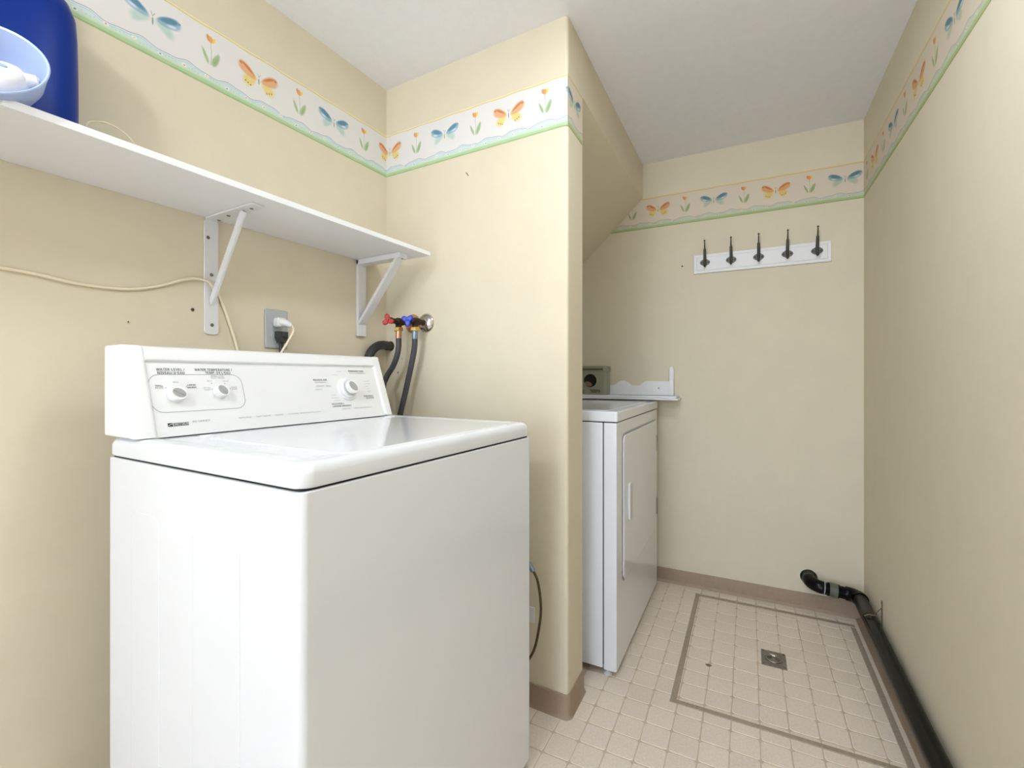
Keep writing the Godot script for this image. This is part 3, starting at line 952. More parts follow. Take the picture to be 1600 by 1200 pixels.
	b.lathe([Vector2(0.0285, 0.0055), Vector2(0.0285, 0.0100), Vector2(0.0265, 0.0125), Vector2(0.0225, 0.0130), Vector2(0, 0.0130)], 48, dx)
	part(dial, "skirt", b, M.plastic_white, 30.0)
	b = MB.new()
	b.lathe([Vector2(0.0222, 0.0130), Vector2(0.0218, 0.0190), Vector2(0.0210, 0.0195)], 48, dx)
	part(dial, "grey_band", b, M.dial_grey, 30.0)  # plain grey ring between skirt and knob
	b = MB.new()
	b.lathe([Vector2(0.0208, 0.018), Vector2(0.0212, 0.0255), Vector2(0.0200, 0.0280), Vector2(0.0180, 0.0282), Vector2(0, 0.0272)], 48, dx)
	part(dial, "knob", b, M.plastic_white, 30.0)
	b = MB.new()
	var ov := PackedVector2Array()
	for k in 32:
		var a := TAU * k / 32
		ov.append(Vector2(0.0165 * cos(a), 0.0105 * sin(a)))
	b.prism(ov, 0.0255, 0.0284, 0.0006, 2, dx * Transform3D(Basis(Vector3(0, 0, 1), -0.85), Vector3.ZERO))
	part(dial, "grip_insert", b, M.knob_grey, 50.0, "grey oval finger recess")


# ------------------------------------------------------------------ shelf over the washer
func wall_shelf() -> void:
	var t := thing("wall_shelf", "long white board shelf on two brackets above the washing machine", "shelf", Vector3(LX, 1.446, -0.5))
	var b := MB.new()
	b.box(Vector3(LX + 0.001, 1.4465, -1.237), Vector3(-1.022, 1.4605, 0.55), 0.0012, 2)
	part(t, "board", b, M.shelf)
	# near bracket: flat white bars
	b = MB.new()
	var y := 1.4465
	b.prism(MB.rrect(0.6450, 1.143, 0.6800, y - 0.0025, 0.010, 4), LX + 0.0005, LX + 0.0045, 0.0008, 1, Transform3D(Basis(Vector3(0, 0, -1), Vector3(0, 1, 0), Vector3(1, 0, 0)), Vector3.ZERO))
	b.prism(MB.rrect(0.6450, -(LX + 0.212), 0.6800, -(LX + 0.001), 0.009, 4), y - 0.0045, y - 0.0005, 0.0008, 1, Transform3D(Basis(Vector3(0, 0, -1), Vector3(-1, 0, 0), Vector3(0, 1, 0)), Vector3.ZERO))
	var br := part(t, "bracket", b, M.bracket)
	b = MB.new()
	var p0 := Vector3(LX + 0.004, 1.225, -0.6625); var p1 := Vector3(-1.135, y - 0.005, -0.6625)
	var d := (p1 - p0).normalized()
	b.prism(MB.rrect(-0.0045, -0.009, 0.0045, 0.009, 0.002, 2), 0.0, (p1 - p0).length(), 0.0, 1, Transform3D(Basis(Vector3(0, 0, -1), Vector3(0, 0, -1).cross(d) * -1.0, d), p0))
	part(br, "brace", b, M.bracket)
	for q in [[LX + 0.0045, 1.395, -0.654, 0], [LX + 0.0045, 1.299, -0.662, 0], [LX + 0.0045, 1.168, -0.6635, 0], [-1.262, y - 0.0045, -0.672, 1], [-1.205, y - 0.0045, -0.664, 1], [-1.105, y - 0.0045, -0.664, 1]]:
		b = MB.new()
		b.lathe([Vector2(0.0046, 0), Vector2(0.0038, 0.0014), Vector2(0.0012, 0.0018), Vector2(0.001, 0.0008), Vector2(0, 0.0008)], 12, axis(Vector3(q[0], q[1], q[2]), Vector3(1, 0, 0) if q[3] == 0 else Vector3(0, -1, 0)))
		part(br, "screw", b, M.screw)
	# far bracket: square white bars
	b = MB.new()
	b.box(Vector3(LX + 0.001, 1.176, -1.182), Vector3(LX + 0.013, y - 0.001, -1.145), 0.0012, 1)
	b.box(Vector3(LX + 0.002, y - 0.018, -1.181), Vector3(-1.075, y - 0.0005, -1.145), 0.0012, 1)
	var b2 := part(t, "bracket", b, M.bracket)
	b = MB.new()
	p0 = Vector3(LX + 0.012, 1.222, -1.163); p1 = Vector3(-1.092, y - 0.012, -1.163)
	d = (p1 - p0).normalized()
	b.prism(MB.rrect(-0.0165, -0.0055, 0.0165, 0.0055, 0.001, 1), 0.0, (p1 - p0).length(), 0.0, 1, Transform3D(Basis(Vector3(0, 0, -1), Vector3(0, 0, -1).cross(d) * -1.0, d), p0))
	part(b2, "brace", b, M.bracket)
	b = MB.new()
	b.lathe([Vector2(0.004, 0), Vector2(0.0034, 0.0016), Vector2(0, 0.0018)], 10, axis(Vector3(-1.082, y - 0.018, -1.163), Vector3(0, -1, 0)))
	part(b2, "screw", b, M.screw)


func shelf_goods() -> void:
	var y := 1.4607
	# blue jug
	var t := thing("detergent_jug", "big royal blue plastic jug standing at the left end of the shelf", "jug", Vector3(-1.205, y, -0.247))
	var b := MB.new()
	var oval := PackedVector2Array()
	for k in 40:
		var a := TAU * k / 40
		var cx := cos(a); var sx := sin(a)
		oval.append(Vector2(signf(cx) * pow(absf(cx), 0.55) * 0.075, signf(sx) * pow(absf(sx), 0.55) * 0.117))
	var lev := [[0.93, 0.0], [0.985, 0.004], [1.0, 0.012], [1.008, 0.08], [1.005, 0.14], [0.995, 0.21], [0.975, 0.25], [0.90, 0.275], [0.70, 0.298], [0.40, 0.312], [0.32, 0.316], [0.32, 0.34], [0.0, 0.34]]
	for k in lev.size() - 1:
		for i in 40:
			var j := (i + 1) % 40
			var q := []
			for kk in [[k, i], [k, j], [k + 1, j], [k + 1, i]]:
				var s: float = lev[kk[0]][0]
				q.append(Vector3(-1.205 + oval[kk[1]].x * s, y + lev[kk[0]][1], -0.247 - oval[kk[1]].y * s))
			b.quad(q[0], q[1], q[2], q[3])
	part(t, "body", b, M.jug, 50.0)
	b = MB.new()
	b.lathe([Vector2(0.036, 0), Vector2(0.036, 0.045), Vector2(0.033, 0.050), Vector2(0, 0.050)], 28, PLAN.translated(Vector3(-1.205, y + 0.330, -0.247)))
	part(t, "cap", b, M.plastic_white)
	# shallow bowl leaning on the jug, open towards the room
	var c := Vector3(-1.050, y + 0.0535, -0.217)
	var ax := Vector3(0.62, 0.30, 0.30).normalized()
	var X := axis(c, ax)
	b = MB.new()
	var outer := []
	for q in [Vector2(0.0, -0.050), Vector2(0.030, -0.050), Vector2(0.048, -0.043), Vector2(0.060, -0.025), Vector2(0.070, 0.004), Vector2(0.0735, 0.012), Vector2(0.0725, 0.0135), Vector2(0.0695, 0.012), Vector2(0.0665, 0.004), Vector2(0.0565, -0.024), Vector2(0.045, -0.0395), Vector2(0.028, -0.046), Vector2(0, -0.046)]:
		outer.append(q)
	b.lathe(outer, 48, X)
	var bowl := single("bowl", "pale blue translucent plastic bowl tipped on its side on the shelf before the blue jug", "bowl", b, M.bowl, c)
	# small white bottle lying in the bowl
	var c2 := Vector3(-1.030, 1.4915, -0.231)
	var t2 := thing("small_bottle", "small white plastic bottle with a pinkish rim lying in the pale bowl", "bottle", c2)
	var side := Vector3(0.0, 0.0, -1.0)
	var Y := axis(c2, (ax + Vector3(0, 0.5, 0)).normalized())
	b = MB.new()
	b.lathe([Vector2(0.0, -0.024), Vector2(0.020, -0.023), Vector2(0.027, -0.014), Vector2(0.029, 0.0), Vector2(0.027, 0.010), Vector2(0.022, 0.017), Vector2(0.010, 0.021), Vector2(0, 0.022)], 32, Y)
	part(t2, "body", b, M.cup)
	b = MB.new()
	var q0 := Y * Vector3(0.030, 0.002, 0.006)
	b.tube([Y * Vector3(0.016, 0.002, 0.0), Y * Vector3(0.026, 0.004, 0.004), Y * Vector3(0.037, 0.008, 0.006), Y * Vector3(0.040, 0.008, 0.006)], [0.013, 0.011, 0.008, 0.004], 14)
	part(t2, "spout", b, M.cup)
	b = MB.new()
	b.lathe([Vector2(0.0205, -0.010), Vector2(0.0225, -0.006), Vector2(0.0215, 0.008), Vector2(0.0, 0.010)], 24, Y * Transform3D(Basis.IDENTITY, Vector3(-0.010, 0.022, -0.004)))
	part(t2, "cap", b, M.pink)
	b = MB.new()
	var ob := PackedVector2Array()
	for k in 20:
		var a := TAU * k / 20
		ob.append(Vector2(0.012 * cos(a), 0.0045 * sin(a)))
	b.prism(ob, 0.0200, 0.0222, 0.0004, 1, Y * Transform3D(Basis(Vector3(0, 0, 1), -0.35), Vector3(-0.002, -0.004, 0)))
	part(t2, "blue_mark", b, M.cup_blue)


# ------------------------------------------------------------------ outlet, plugs, cable, screws
func wall_fittings() -> void:
	var W := Transform3D(Basis(Vector3(0, 0, -1), Vector3(0, 1, 0), Vector3(1, 0, 0)), Vector3(LX, 0, 0))   # local x along the wall, y up, z out
	var t := thing("wall_outlet", "grey cover plate of a double wall outlet above the washing machine", "outlet", Vector3(LX, 1.173, -0.8445))
	var b := MB.new()
	b.prism(MB.rrect(0.809, 1.116, 0.880, 1.230, 0.004, 3), 0.0002, 0.0055, 0.003, 3, W)
	part(t, "cover_plate", b, M.plate_grey, 50.0)
	for yy in [1.1925, 1.1530]:
		b = MB.new()
		var p := PackedVector2Array()
		for k in 32:
			var a := TAU * k / 32
			p.append(Vector2(0.8445 + 0.0172 * cos(a), yy + clampf(0.0172 * sin(a), -0.0140, 0.0140)))
		b.prism(p, 0.004, 0.0072, 0.0006, 1, W)
		part(t, "socket", b, M.plate_grey)
	# white plug with cream cord
	t = thing("power_cord", "white plug in the upper socket with a cream cord hanging from it", "power cord", Vector3(LX, 1.19, -0.845))
	b = MB.new()
	b.prism(MB.rrect(0.8315, 1.1790, 0.8595, 1.2060, 0.006, 3), 0.0072, 0.030, 0.003, 3, W)
	b.tube([W * Vector3(0.846, 1.192, 0.026), W * Vector3(0.850, 1.190, 0.038), W * Vector3(0.862, 1.184, 0.046)], [0.0115, 0.0105, 0.007], 14)
	part(t, "plug", b, M.plug_white, 50.0)
	b = MB.new()
	var cp := [W * Vector3(0.860, 1.185, 0.046), W * Vector3(0.868, 1.176, 0.048), W * Vector3(0.866, 1.160, 0.046), W * Vector3(0.851, 1.128, 0.040), W * Vector3(0.832, 1.092, 0.036), W * Vector3(0.815, 1.040, 0.036), W * Vector3(0.80, 0.95, 0.045)]
	b.tube(curve(cp), 0.0062, 10, true, 0.5)
	part(t, "cord", b, M.cord_cream)
	# black plug
	t = thing("power_cord", "black angled plug in the lower socket going down behind the machine", "power cord", Vector3(LX, 1.15, -0.85))
	b = MB.new()
	b.prism(PackedVector2Array([Vector2(0.842, 1.132), Vector2(0.858, 1.132), Vector2(0.8655, 1.146), Vector2(0.8655, 1.166), Vector2(0.8345, 1.166), Vector2(0.8345, 1.148)]), 0.0072, 0.030, 0.003, 2, W)
	b.box(Vector3(0.843, 1.1485, 0.030), Vector3(0.8615, 1.163, 0.0335), 0.001, 1, W)
	part(t, "plug", b, M.plug_black, 40.0)
	b = MB.new()
	b.tube(curve([W * Vector3(0.8495, 1.135, 0.018), W * Vector3(0.850, 1.110, 0.018), W * Vector3(0.852, 1.06, 0.022), W * Vector3(0.86, 0.90, 0.04)]), 0.0062, 12)
	part(t, "cord", b, M.plug_black)
	# cream cable clipped along the wall
	b = MB.new()
	var pts := [W * Vector3(-0.30, 1.250, 0.005), W * Vector3(0.10, 1.248, 0.005), W * Vector3(0.282, 1.240, 0.005), W * Vector3(0.335, 1.237, 0.005), W * Vector3(0.399, 1.229, 0.005), W * Vector3(0.482, 1.232, 0.005), W * Vector3(0.545, 1.250, 0.006), W * Vector3(0.606, 1.278, 0.008), W * Vector3(0.645, 1.281, 0.011), W * Vector3(0.659, 1.270, 0.012), W * Vector3(0.668, 1.256, 0.010), W * Vector3(0.681, 1.245, 0.006), W * Vector3(0.705, 1.186, 0.005), W * Vector3(0.730, 1.104, 0.005), W * Vector3(0.745, 1.02, 0.005), W * Vector3(0.75, 0.85, 0.006)]
	b.tube(curve(pts), 0.0034, 10)
	single("wall_cable", "thin cream cable sagging along the left wall under the shelf and behind the near bracket", "cable", b, M.cord_cream, W * Vector3(0.48, 1.232, 0))
	# loop of cream cord lying on the shelf
	b = MB.new()
	b.tube(curve([Vector3(-1.06, 1.4636, -0.3080), Vector3(-1.06, 1.4730, -0.3350), Vector3(-1.06, 1.4850, -0.3420), Vector3(-1.06, 1.4920, -0.3530), Vector3(-1.06, 1.4960, -0.3660), Vector3(-1.06, 1.4950, -0.3820), Vector3(-1.06, 1.4860, -0.4000), Vector3(-1.06, 1.4636, -0.424)]), 0.0016, 8)
	single("cord_loop", "thin cream cord arching up from the shelf just right of the blue jug", "cord", b, mat(Color(0.84, 0.785, 0.67), 0.6), Vector3(-1.06, 1.461, -0.35))
	# odd screws left in the wall
	for q in [[0.619, 1.203, 0.0046, "crosshead screw left in the wall beside the near shelf bracket"], [0.484, 1.158, 0.0038, "painted-over screw in the wall above the left end of the machine"]]:
		b = MB.new()
		var sx := W * Transform3D(Basis.IDENTITY, Vector3(q[0], q[1], 0))
		b.lathe([Vector2(q[2], 0.0002), Vector2(q[2] * 0.8, 0.0016), Vector2(0.0, 0.002)], 14, sx)
		var s := single("wall_screw", q[3], "screw", b, M.screw if q[0] > 0.6 else M.cord_cream, sx.origin)
		b = MB.new()
		b.prism(MB.rrect(-q[2] * 0.6, -q[2] * 0.13, q[2] * 0.6, q[2] * 0.13, 0.0), 0.0015, 0.0024, 0.0, 1, sx)
		b.prism(MB.rrect(-q[2] * 0.13, -q[2] * 0.6, q[2] * 0.13, q[2] * 0.6, 0.0), 0.0015, 0.0024, 0.0, 1, sx)
		part(s, "slot", b, M.hole)


# ------------------------------------------------------------------ valves and hoses
func valve(called_label: String, x: float, y: float, flange: Material, handle: Material, roll: float, tilt: Vector3, out: float, grip: float) -> Node3D:
	var t := thing("water_valve", called_label, "valve", Vector3(x, y, PZ))
	var b := MB.new()
	var A := axis(Vector3(x, y, PZ + 0.0003), Vector3(0, 0, 1))
	b.lathe([Vector2(0.035, 0.0), Vector2(0.0345, 0.0025), Vector2(0.031, 0.008), Vector2(0.022, 0.0135), Vector2(0.013, 0.016), Vector2(0.012, 0.018), Vector2(0.0, 0.018)], 36, A)
	part(t, "flange", b, flange)
	b = MB.new()
	b.lathe([Vector2(0.0095, 0.012), Vector2(0.0095, out - 0.021), Vector2(0.0125, out - 0.020), Vector2(0.0135, out - 0.011), Vector2(0.0135, out + 0.007), Vector2(0.0115, out + 0.011), Vector2(0.0095, out + 0.013), Vector2(0.0095, grip - 0.018), Vector2(0.0115, grip - 0.017), Vector2(0.0115, grip - 0.009), Vector2(0.005, grip - 0.008), Vector2(0.004, grip + 0.006), Vector2(0, grip + 0.006)], 20, A)
	b.tube([Vector3(x, y, PZ + out - 0.002), Vector3(x, y - 0.020, PZ + out)], [0.0115, 0.0105], 18)
	part(t, "valve_body", b, M.bronze)
	# three-lobed handle
	b = MB.new()
	var H := axis(Vector3(x, y, PZ + grip), tilt)
	var lobe := PackedVector2Array()
	for k in 54:
		var a := TAU * k / 54
		var r := 0.0165 + 0.0055 * cos(3.0 * (a - roll))
		lobe.append(Vector2(cos(a), sin(a)) * r)
	b.prism(lobe, -0.006, 0.006, 0.0035, 3, H)
	var h := part(t, "handle", b, handle, 60.0)
	b = MB.new()
	b.lathe([Vector2(0.0058, 0.005), Vector2(0.0052, 0.009), Vector2(0.002, 0.0098), Vector2(0, 0.0098)], 14, H)
	part(h, "handle_screw", b, handle)
	# hex coupling under the body
	b = MB.new()
	var hexp := PackedVector2Array()
	for k in 6:
		hexp.append(Vector2(cos(TAU * k / 6 + 0.3), sin(TAU * k / 6 + 0.3)) * 0.0165)
	b.prism(hexp, -0.034, -0.020, 0.0015, 1, PLAN.translated(Vector3(x, y, PZ + out)))
	part(t, "hex_nut", b, M.brass)
	return t


func plumbing() -> void:
	valve("hot tap with red three-lobed handle on the partition, left of the blue one", -1.152, 1.227, M.copper, M.red, 1.75, Vector3(0.55, -0.05, 0.83), 0.074, 0.126)
	valve("cold tap with blue three-lobed handle and chrome wall flange", -1.088, 1.226, M.chrome, M.blue, -1.5, Vector3(0.40, -0.02, 0.9), 0.061, 0.098)
	# hoses
	var t := thing("supply_hose", "dark rubber hose curving from the red tap down behind the console", "hose", Vector3(-1.15, 1.19, -1.233))
	var b := MB.new()
	b.tube([Vector3(-1.152, 1.198, PZ + 0.074), Vector3(-1.152, 1.168, PZ + 0.074)], 0.0105, 16)
	part(t, "ferrule", b, M.copper)
	b = MB.new()
	b.tube(curve([Vector3(-1.152, 1.170, PZ + 0.074), Vector3(-1.152, 1.14, PZ + 0.074), Vector3(-1.160, 1.105, PZ + 0.074), Vector3(-1.180, 1.068, PZ + 0.074), Vector3(-1.212, 1.028, PZ + 0.074), Vector3(-1.226, 0.98, PZ + 0.074), Vector3(-1.215, 0.80, PZ + 0.07)]), 0.0098, 14)
	part(t, "hose", b, M.rubber)
	t = thing("supply_hose", "dark rubber hose hanging from the blue tap to behind the washer top", "hose", Vector3(-1.088, 1.19, -1.233))
	b = MB.new()
	b.tube([Vector3(-1.088, 1.196, PZ + 0.061), Vector3(-1.0885, 1.164, PZ + 0.061)], 0.0108, 16)
	part(t, "ferrule", b, M.blue_ferrule)
	b = MB.new()
	b.tube(curve([Vector3(-1.0885, 1.166, PZ + 0.061), Vector3(-1.0905, 1.14, PZ + 0.060), Vector3(-1.101, 1.097, PZ + 0.058), Vector3(-1.128, 1.007, PZ + 0.056), Vector3(-1.158, 0.903, PZ + 0.058), Vector3(-1.185, 0.78, PZ + 0.07), Vector3(-1.20, 0.62, PZ + 0.09)]), 0.0100, 14)
	part(t, "hose", b, M.rubber)
	t = thing("drain_hose", "thick black drain hose bending out of a hole in the partition", "hose", Vector3(-1.262, 1.148, PZ))
	b = MB.new()
	b.tube(curve([Vector3(-1.262, 1.148, PZ - 0.03), Vector3(-1.2615, 1.148, PZ + 0.014), Vector3(-1.2580, 1.150, PZ + 0.045), Vector3(-1.2575, 1.140, PZ + 0.080), Vector3(-1.2600, 1.112, PZ + 0.106), Vector3(-1.2610, 1.07, PZ + 0.116), Vector3(-1.262, 0.98, PZ + 0.120), Vector3(-1.262, 0.80, PZ + 0.122)]), 0.0158, 18)
	part(t, "hose", b, M.rubber_drain)
	b = MB.new()
	b.lathe([Vector2(0.0170, 0.0), Vector2(0.0172, 0.010), Vector2(0.0150, 0.011)], 20, axis(Vector3(-1.2618, 1.1483, PZ + 0.012), Vector3(0, 0.05, 1)))
	part(t, "hose_end", b, M.cord_brown)
	# brown cord looping out past the machine's front edge, and its tag
	t = thing("appliance_cord", "thin brown cord looping between washing machine and partition end", "cord", Vector3(-0.60, 0.35, -1.2))
	b = MB.new()
	b.tube(curve([Vector3(-0.70, 0.52, -1.215), Vector3(-0.640, 0.495, -1.205), Vector3(-0.612, 0.470, -1.2), Vector3(-0.594, 0.437, -1.2), Vector3(-0.584, 0.365, -1.2), Vector3(-0.593, 0.289, -1.2), Vector3(-0.612, 0.224, -1.2), Vector3(-0.66, 0.15, -1.2), Vector3(-0.74, 0.02, -1.2)]), 0.0038, 10)
	part(t, "cord", b, M.cord_brown)
	b = MB.new()
	b.tube([Vector3(-0.628, 0.486, -1.2025), Vector3(-0.608, 0.465, -1.2)], [0.0085, 0.007], 12)
	part(t, "connector", b, M.blue_ferrule)
	b = MB.new()
	b.box(Vector3(-0.628, 0.315, -1.2018), Vector3(-0.604, 0.360, -1.1995), 0.0008, 1)
	part(t, "tag", b, M.plug_white)


# ------------------------------------------------------------------ dryer in the alcove
func dryer() -> void:
	var xf := -0.400; var xb := -1.090; var zn := -1.560; var zd := -2.345
	var t := thing("dryer", "white front-loading tumble dryer standing in the alcove behind the partition", "dryer", Vector3(-0.75, 0, -1.95), RF)
	var b := MB.new()
	b.prism(MB.rrect(xb, -zn, -0.4482, -zd, 0.003, 2), 0.026, 0.8735, 0.002, 1, PLAN)
	part(t, "body", b, M.enamel)
	b = MB.new()
	b.prism(MB.rrect(xb + 0.004, -zn + 0.003, xf - 0.004, -zd - 0.003, 0.003, 2), 0.04, 0.879, 0.0, 1, PLAN)
	part(t, "seam", b, M.dark_gap)
	b = MB.new()
	b.prism(MB.rrect(-0.4465, -zn, xf, -zd, 0.006, 4), 0.022, 0.8735, 0.002, 1, PLAN)
	var front := part(t, "front_panel", b, M.enamel)
	b = MB.new()
	b.prism(MB.rrect(xb, -zn - 0.001, xf + 0.003, -zd + 0.001, 0.008, 4), 0.8765, 0.9130, 0.005, 3, PLAN)
	b.prism(MB.rrect(xb + 0.03, -zn + 0.035, xf - 0.04, -zd - 0.03, 0.02, 4), 0.9125, 0.9142, 0.0014, 2, PLAN)
	part(t, "top_panel", b, M.enamel)
	# door: recessed outline round a slightly domed sheet; local x towards the back wall, y up, z out
	var D := Transform3D(Basis(Vector3(0, 0, -1), Vector3(0, 1, 0), Vector3(1, 0, 0)), Vector3(xf, 0, 0))
	b = MB.new()
	b.stroke(MB.rrect(1.640, 0.300, 2.292, 0.826, 0.030, 6), 0.006, 0.0006, D, true)
	var groove := part(front, "door_gap", b, mat(Color(0.66, 0.66, 0.67), 0.6))
	b = MB.new()
	b.prism(MB.rrect(1.643, 0.303, 2.290, 0.8225, 0.028, 6), 0.0, 0.0060, 0.003, 3, D)
	var door := part(t, "door", b, M.enamel, 50.0)
	b = MB.new()
	b.prism(MB.rrect(1.700, 0.503, 1.742, 0.640, 0.010, 4), 0.0055, 0.0135, 0.004, 3, D)
	part(door, "handle", b, M.enamel, 50.0)
	b = MB.new()
	b.prism(MB.rrect(1.716, 0.512, 1.741, 0.631, 0.008, 4), 0.0135, 0.0140, 0.0, 1, D)
	part(door, "handle_recess", b, M.dial_grey)
	for q in [[0.672, 0.752], [0.368, 0.452]]:
		b = MB.new()
		b.prism(MB.rrect(2.300, q[0], 2.318, q[1], 0.003, 2), 0.0, 0.006, 0.001, 1, D)
		b.tube([D * Vector3(2.298, q[0] + 0.004, 0.006), D * Vector3(2.298, q[1] - 0.004, 0.006)], 0.0045, 10)
		part(door, "hinge", b, M.steel)
	b = MB.new()
	b.lathe([Vector2(0.006, 0.0), Vector2(0.005, 0.0015), Vector2(0, 0.0016)], 10, D * Transform3D(Basis.IDENTITY, Vector3(1.636, 0.337, 0.0)))
	part(front, "plug_button", b, M.steel)
	for sx in [xb + 0.05, xf - 0.035]:
		for sz in [zn - 0.02, zd + 0.05]:
			b = MB.new()
			b.lathe([Vector2(0, 0), Vector2(0.014, 0), Vector2(0.015, 0.006), Vector2(0.007, 0.010), Vector2(0.007, 0.05), Vector2(0, 0.05)], 14, PLAN.translated(Vector3(sx, 0, sz)))
			part(t, "foot", b, M.plug_white)
	b = MB.new()
	b.prism(PackedVector2Array([Vector2(xb, 0.9125), Vector2(-0.985, 0.9125), Vector2(-1.035, 1.08), Vector2(xb, 1.08)]), zd + 0.004, zn - 0.004, 0.006, 3)
	part(t, "console", b, M.plastic_white, 50.0)


func alcove_shelf() -> void:
	var y := 0.9195
	var t := thing("wall_shelf", "small white wall shelf with a scalloped back board over the dryer", "shelf", Vector3(-0.60, y, BZ), RF)
	var b := MB.new()
	# moulded board: ogee edge at the front and the free end
	b.prism(MB.rrect(-0.93, -BZ - 0.118, -0.298, -BZ - 0.0008, 0.003, 2), y, y + 0.008, 0.0015, 1, PLAN)
	b.prism(MB.rrect(-0.93, -BZ - 0.110, -0.306, -BZ - 0.0008, 0.003, 2), y + 0.008, y + 0.0195, 0.004, 3, PLAN)
	part(t, "board", b, M.shelf)
	var p := PackedVector2Array([Vector2(-0.92, y + 0.019), Vector2(-0.348, y + 0.019), Vector2(-0.348, 1.010), Vector2(-0.455, 1.010)])
	var wave := [Vector2(-0.470, 1.008), Vector2(-0.483, 1.000), Vector2(-0.493, 0.990), Vector2(-0.503, 0.986), Vector2(-0.530, 0.986), Vector2(-0.543, 0.989), Vector2(-0.555, 0.999), Vector2(-0.567, 1.009), Vector2(-0.583, 1.0135), Vector2(-0.597, 1.0115), Vector2(-0.610, 1.004), Vector2(-0.622, 0.993), Vector2(-0.634, 0.988), Vector2(-0.665, 0.988)]
	for q in wave: p.append(q)
	for i in range(wave.size() - 1, -1, -1):
		p.append(Vector2(-1.33 - wave[i].x, wave[i].y))
	p.append(Vector2(-0.92, 1.010))
	b = MB.new()
	b.prism(p, BZ + 0.0008, BZ + 0.016, 0.0015, 1)
	part(t, "scalloped_back", b, M.shelf, 30.0)
	b = MB.new()
	b.prism(PackedVector2Array([Vector2(-0.351, y + 0.019), Vector2(-0.330, y + 0.019), Vector2(-0.330, 1.076), Vector2(-0.335, 1.083), Vector2(-0.345, 1.083), Vector2(-0.351, 1.076)]), BZ + 0.0008, BZ + 0.026, 0.002, 2)
	part(t, "end_post", b, M.shelf)
	b = MB.new()
	b.lathe([Vector2(0.0035, 0), Vector2(0.003, 0.0012), Vector2(0, 0.0014)], 10, axis(Vector3(-0.403, 0.975, BZ + 0.016), Vector3(0, 0, 1)))
	part(t, "screw", b, M.screw)
	# tin
	var yt := y + 0.0197
	var z0 := BZ + 0.030; var z1 := BZ + 0.106
	var tn := thing("storage_tin", "grey-green lidded tin with a round dark window on the alcove shelf", "tin", Vector3(-0.73, yt, BZ + 0.07), RF)
	b = MB.new()
	b.prism(MB.rrect(-0.835, -z1, -0.643, -z0, 0.022, 6), yt, yt + 0.118, 0.003, 2, PLAN)
	part(tn, "body", b, M.tin)
	b = MB.new()
	b.prism(MB.rrect(-0.838, -z1 - 0.003, -0.640, -z0 + 0.003, 0.024, 6), yt + 0.117, yt + 0.148, 0.007, 3, PLAN)
	var lid := part(tn, "lid", b, M.tin)
	b = MB.new()
	b.box(Vector3(-0.83, yt + 0.126, z1 + 0.002), Vector3(-0.664, yt + 0.136, z1 + 0.0042), 0.001, 1)
	part(lid, "band", b, M.tin_dark)
	var c := Vector3(-0.732, yt + 0.073, z1)
	b = MB.new()
	b.lathe([Vector2(0.041, 0.0), Vector2(0.040, 0.002), Vector2(0.036, 0.003), Vector2(0.034, 0.001)], 36, axis(c, Vector3(0, 0, 1)))
	var rim := part(tn, "window_rim", b, M.tin)
	b = MB.new()
	b.lathe([Vector2(0.0345, 0.0), Vector2(0.0345, 0.0012), Vector2(0, 0.0013)], 36, axis(c, Vector3(0, 0, 1)))
	part(rim, "window_print", b, M.tin_print)
	b = MB.new()
	var blob := PackedVector2Array()
	for k in 18:
		var a := TAU * k / 18
		blob.append(Vector2(-0.010 + 0.020 * cos(a), -0.017 + 0.012 * sin(a) - 0.2 * 0.020 * cos(a)))
	b.prism(blob, 0.0010, 0.0022, 0.0005, 1, axis(c, Vector3(0, 0, 1)))
	part(rim, "printed_snack", b, M.tin_food)
	lettering(tn, "Natures", Transform3D(Basis(Vector3(0, 0, 1), 0.05), Vector3(-0.706, yt + 0.021, z1 + 0.0006)), 0.052, M.ink_black, true, 0.020, "Droid Serif")
	lettering(tn, "Best", Transform3D(Basis(Vector3(0, 0, 1), 0.05), Vector3(-0.785, yt + 0.016, z1 + 0.0006)), 0.040, M.tin_dark, true, 0.022, "Droid Serif")


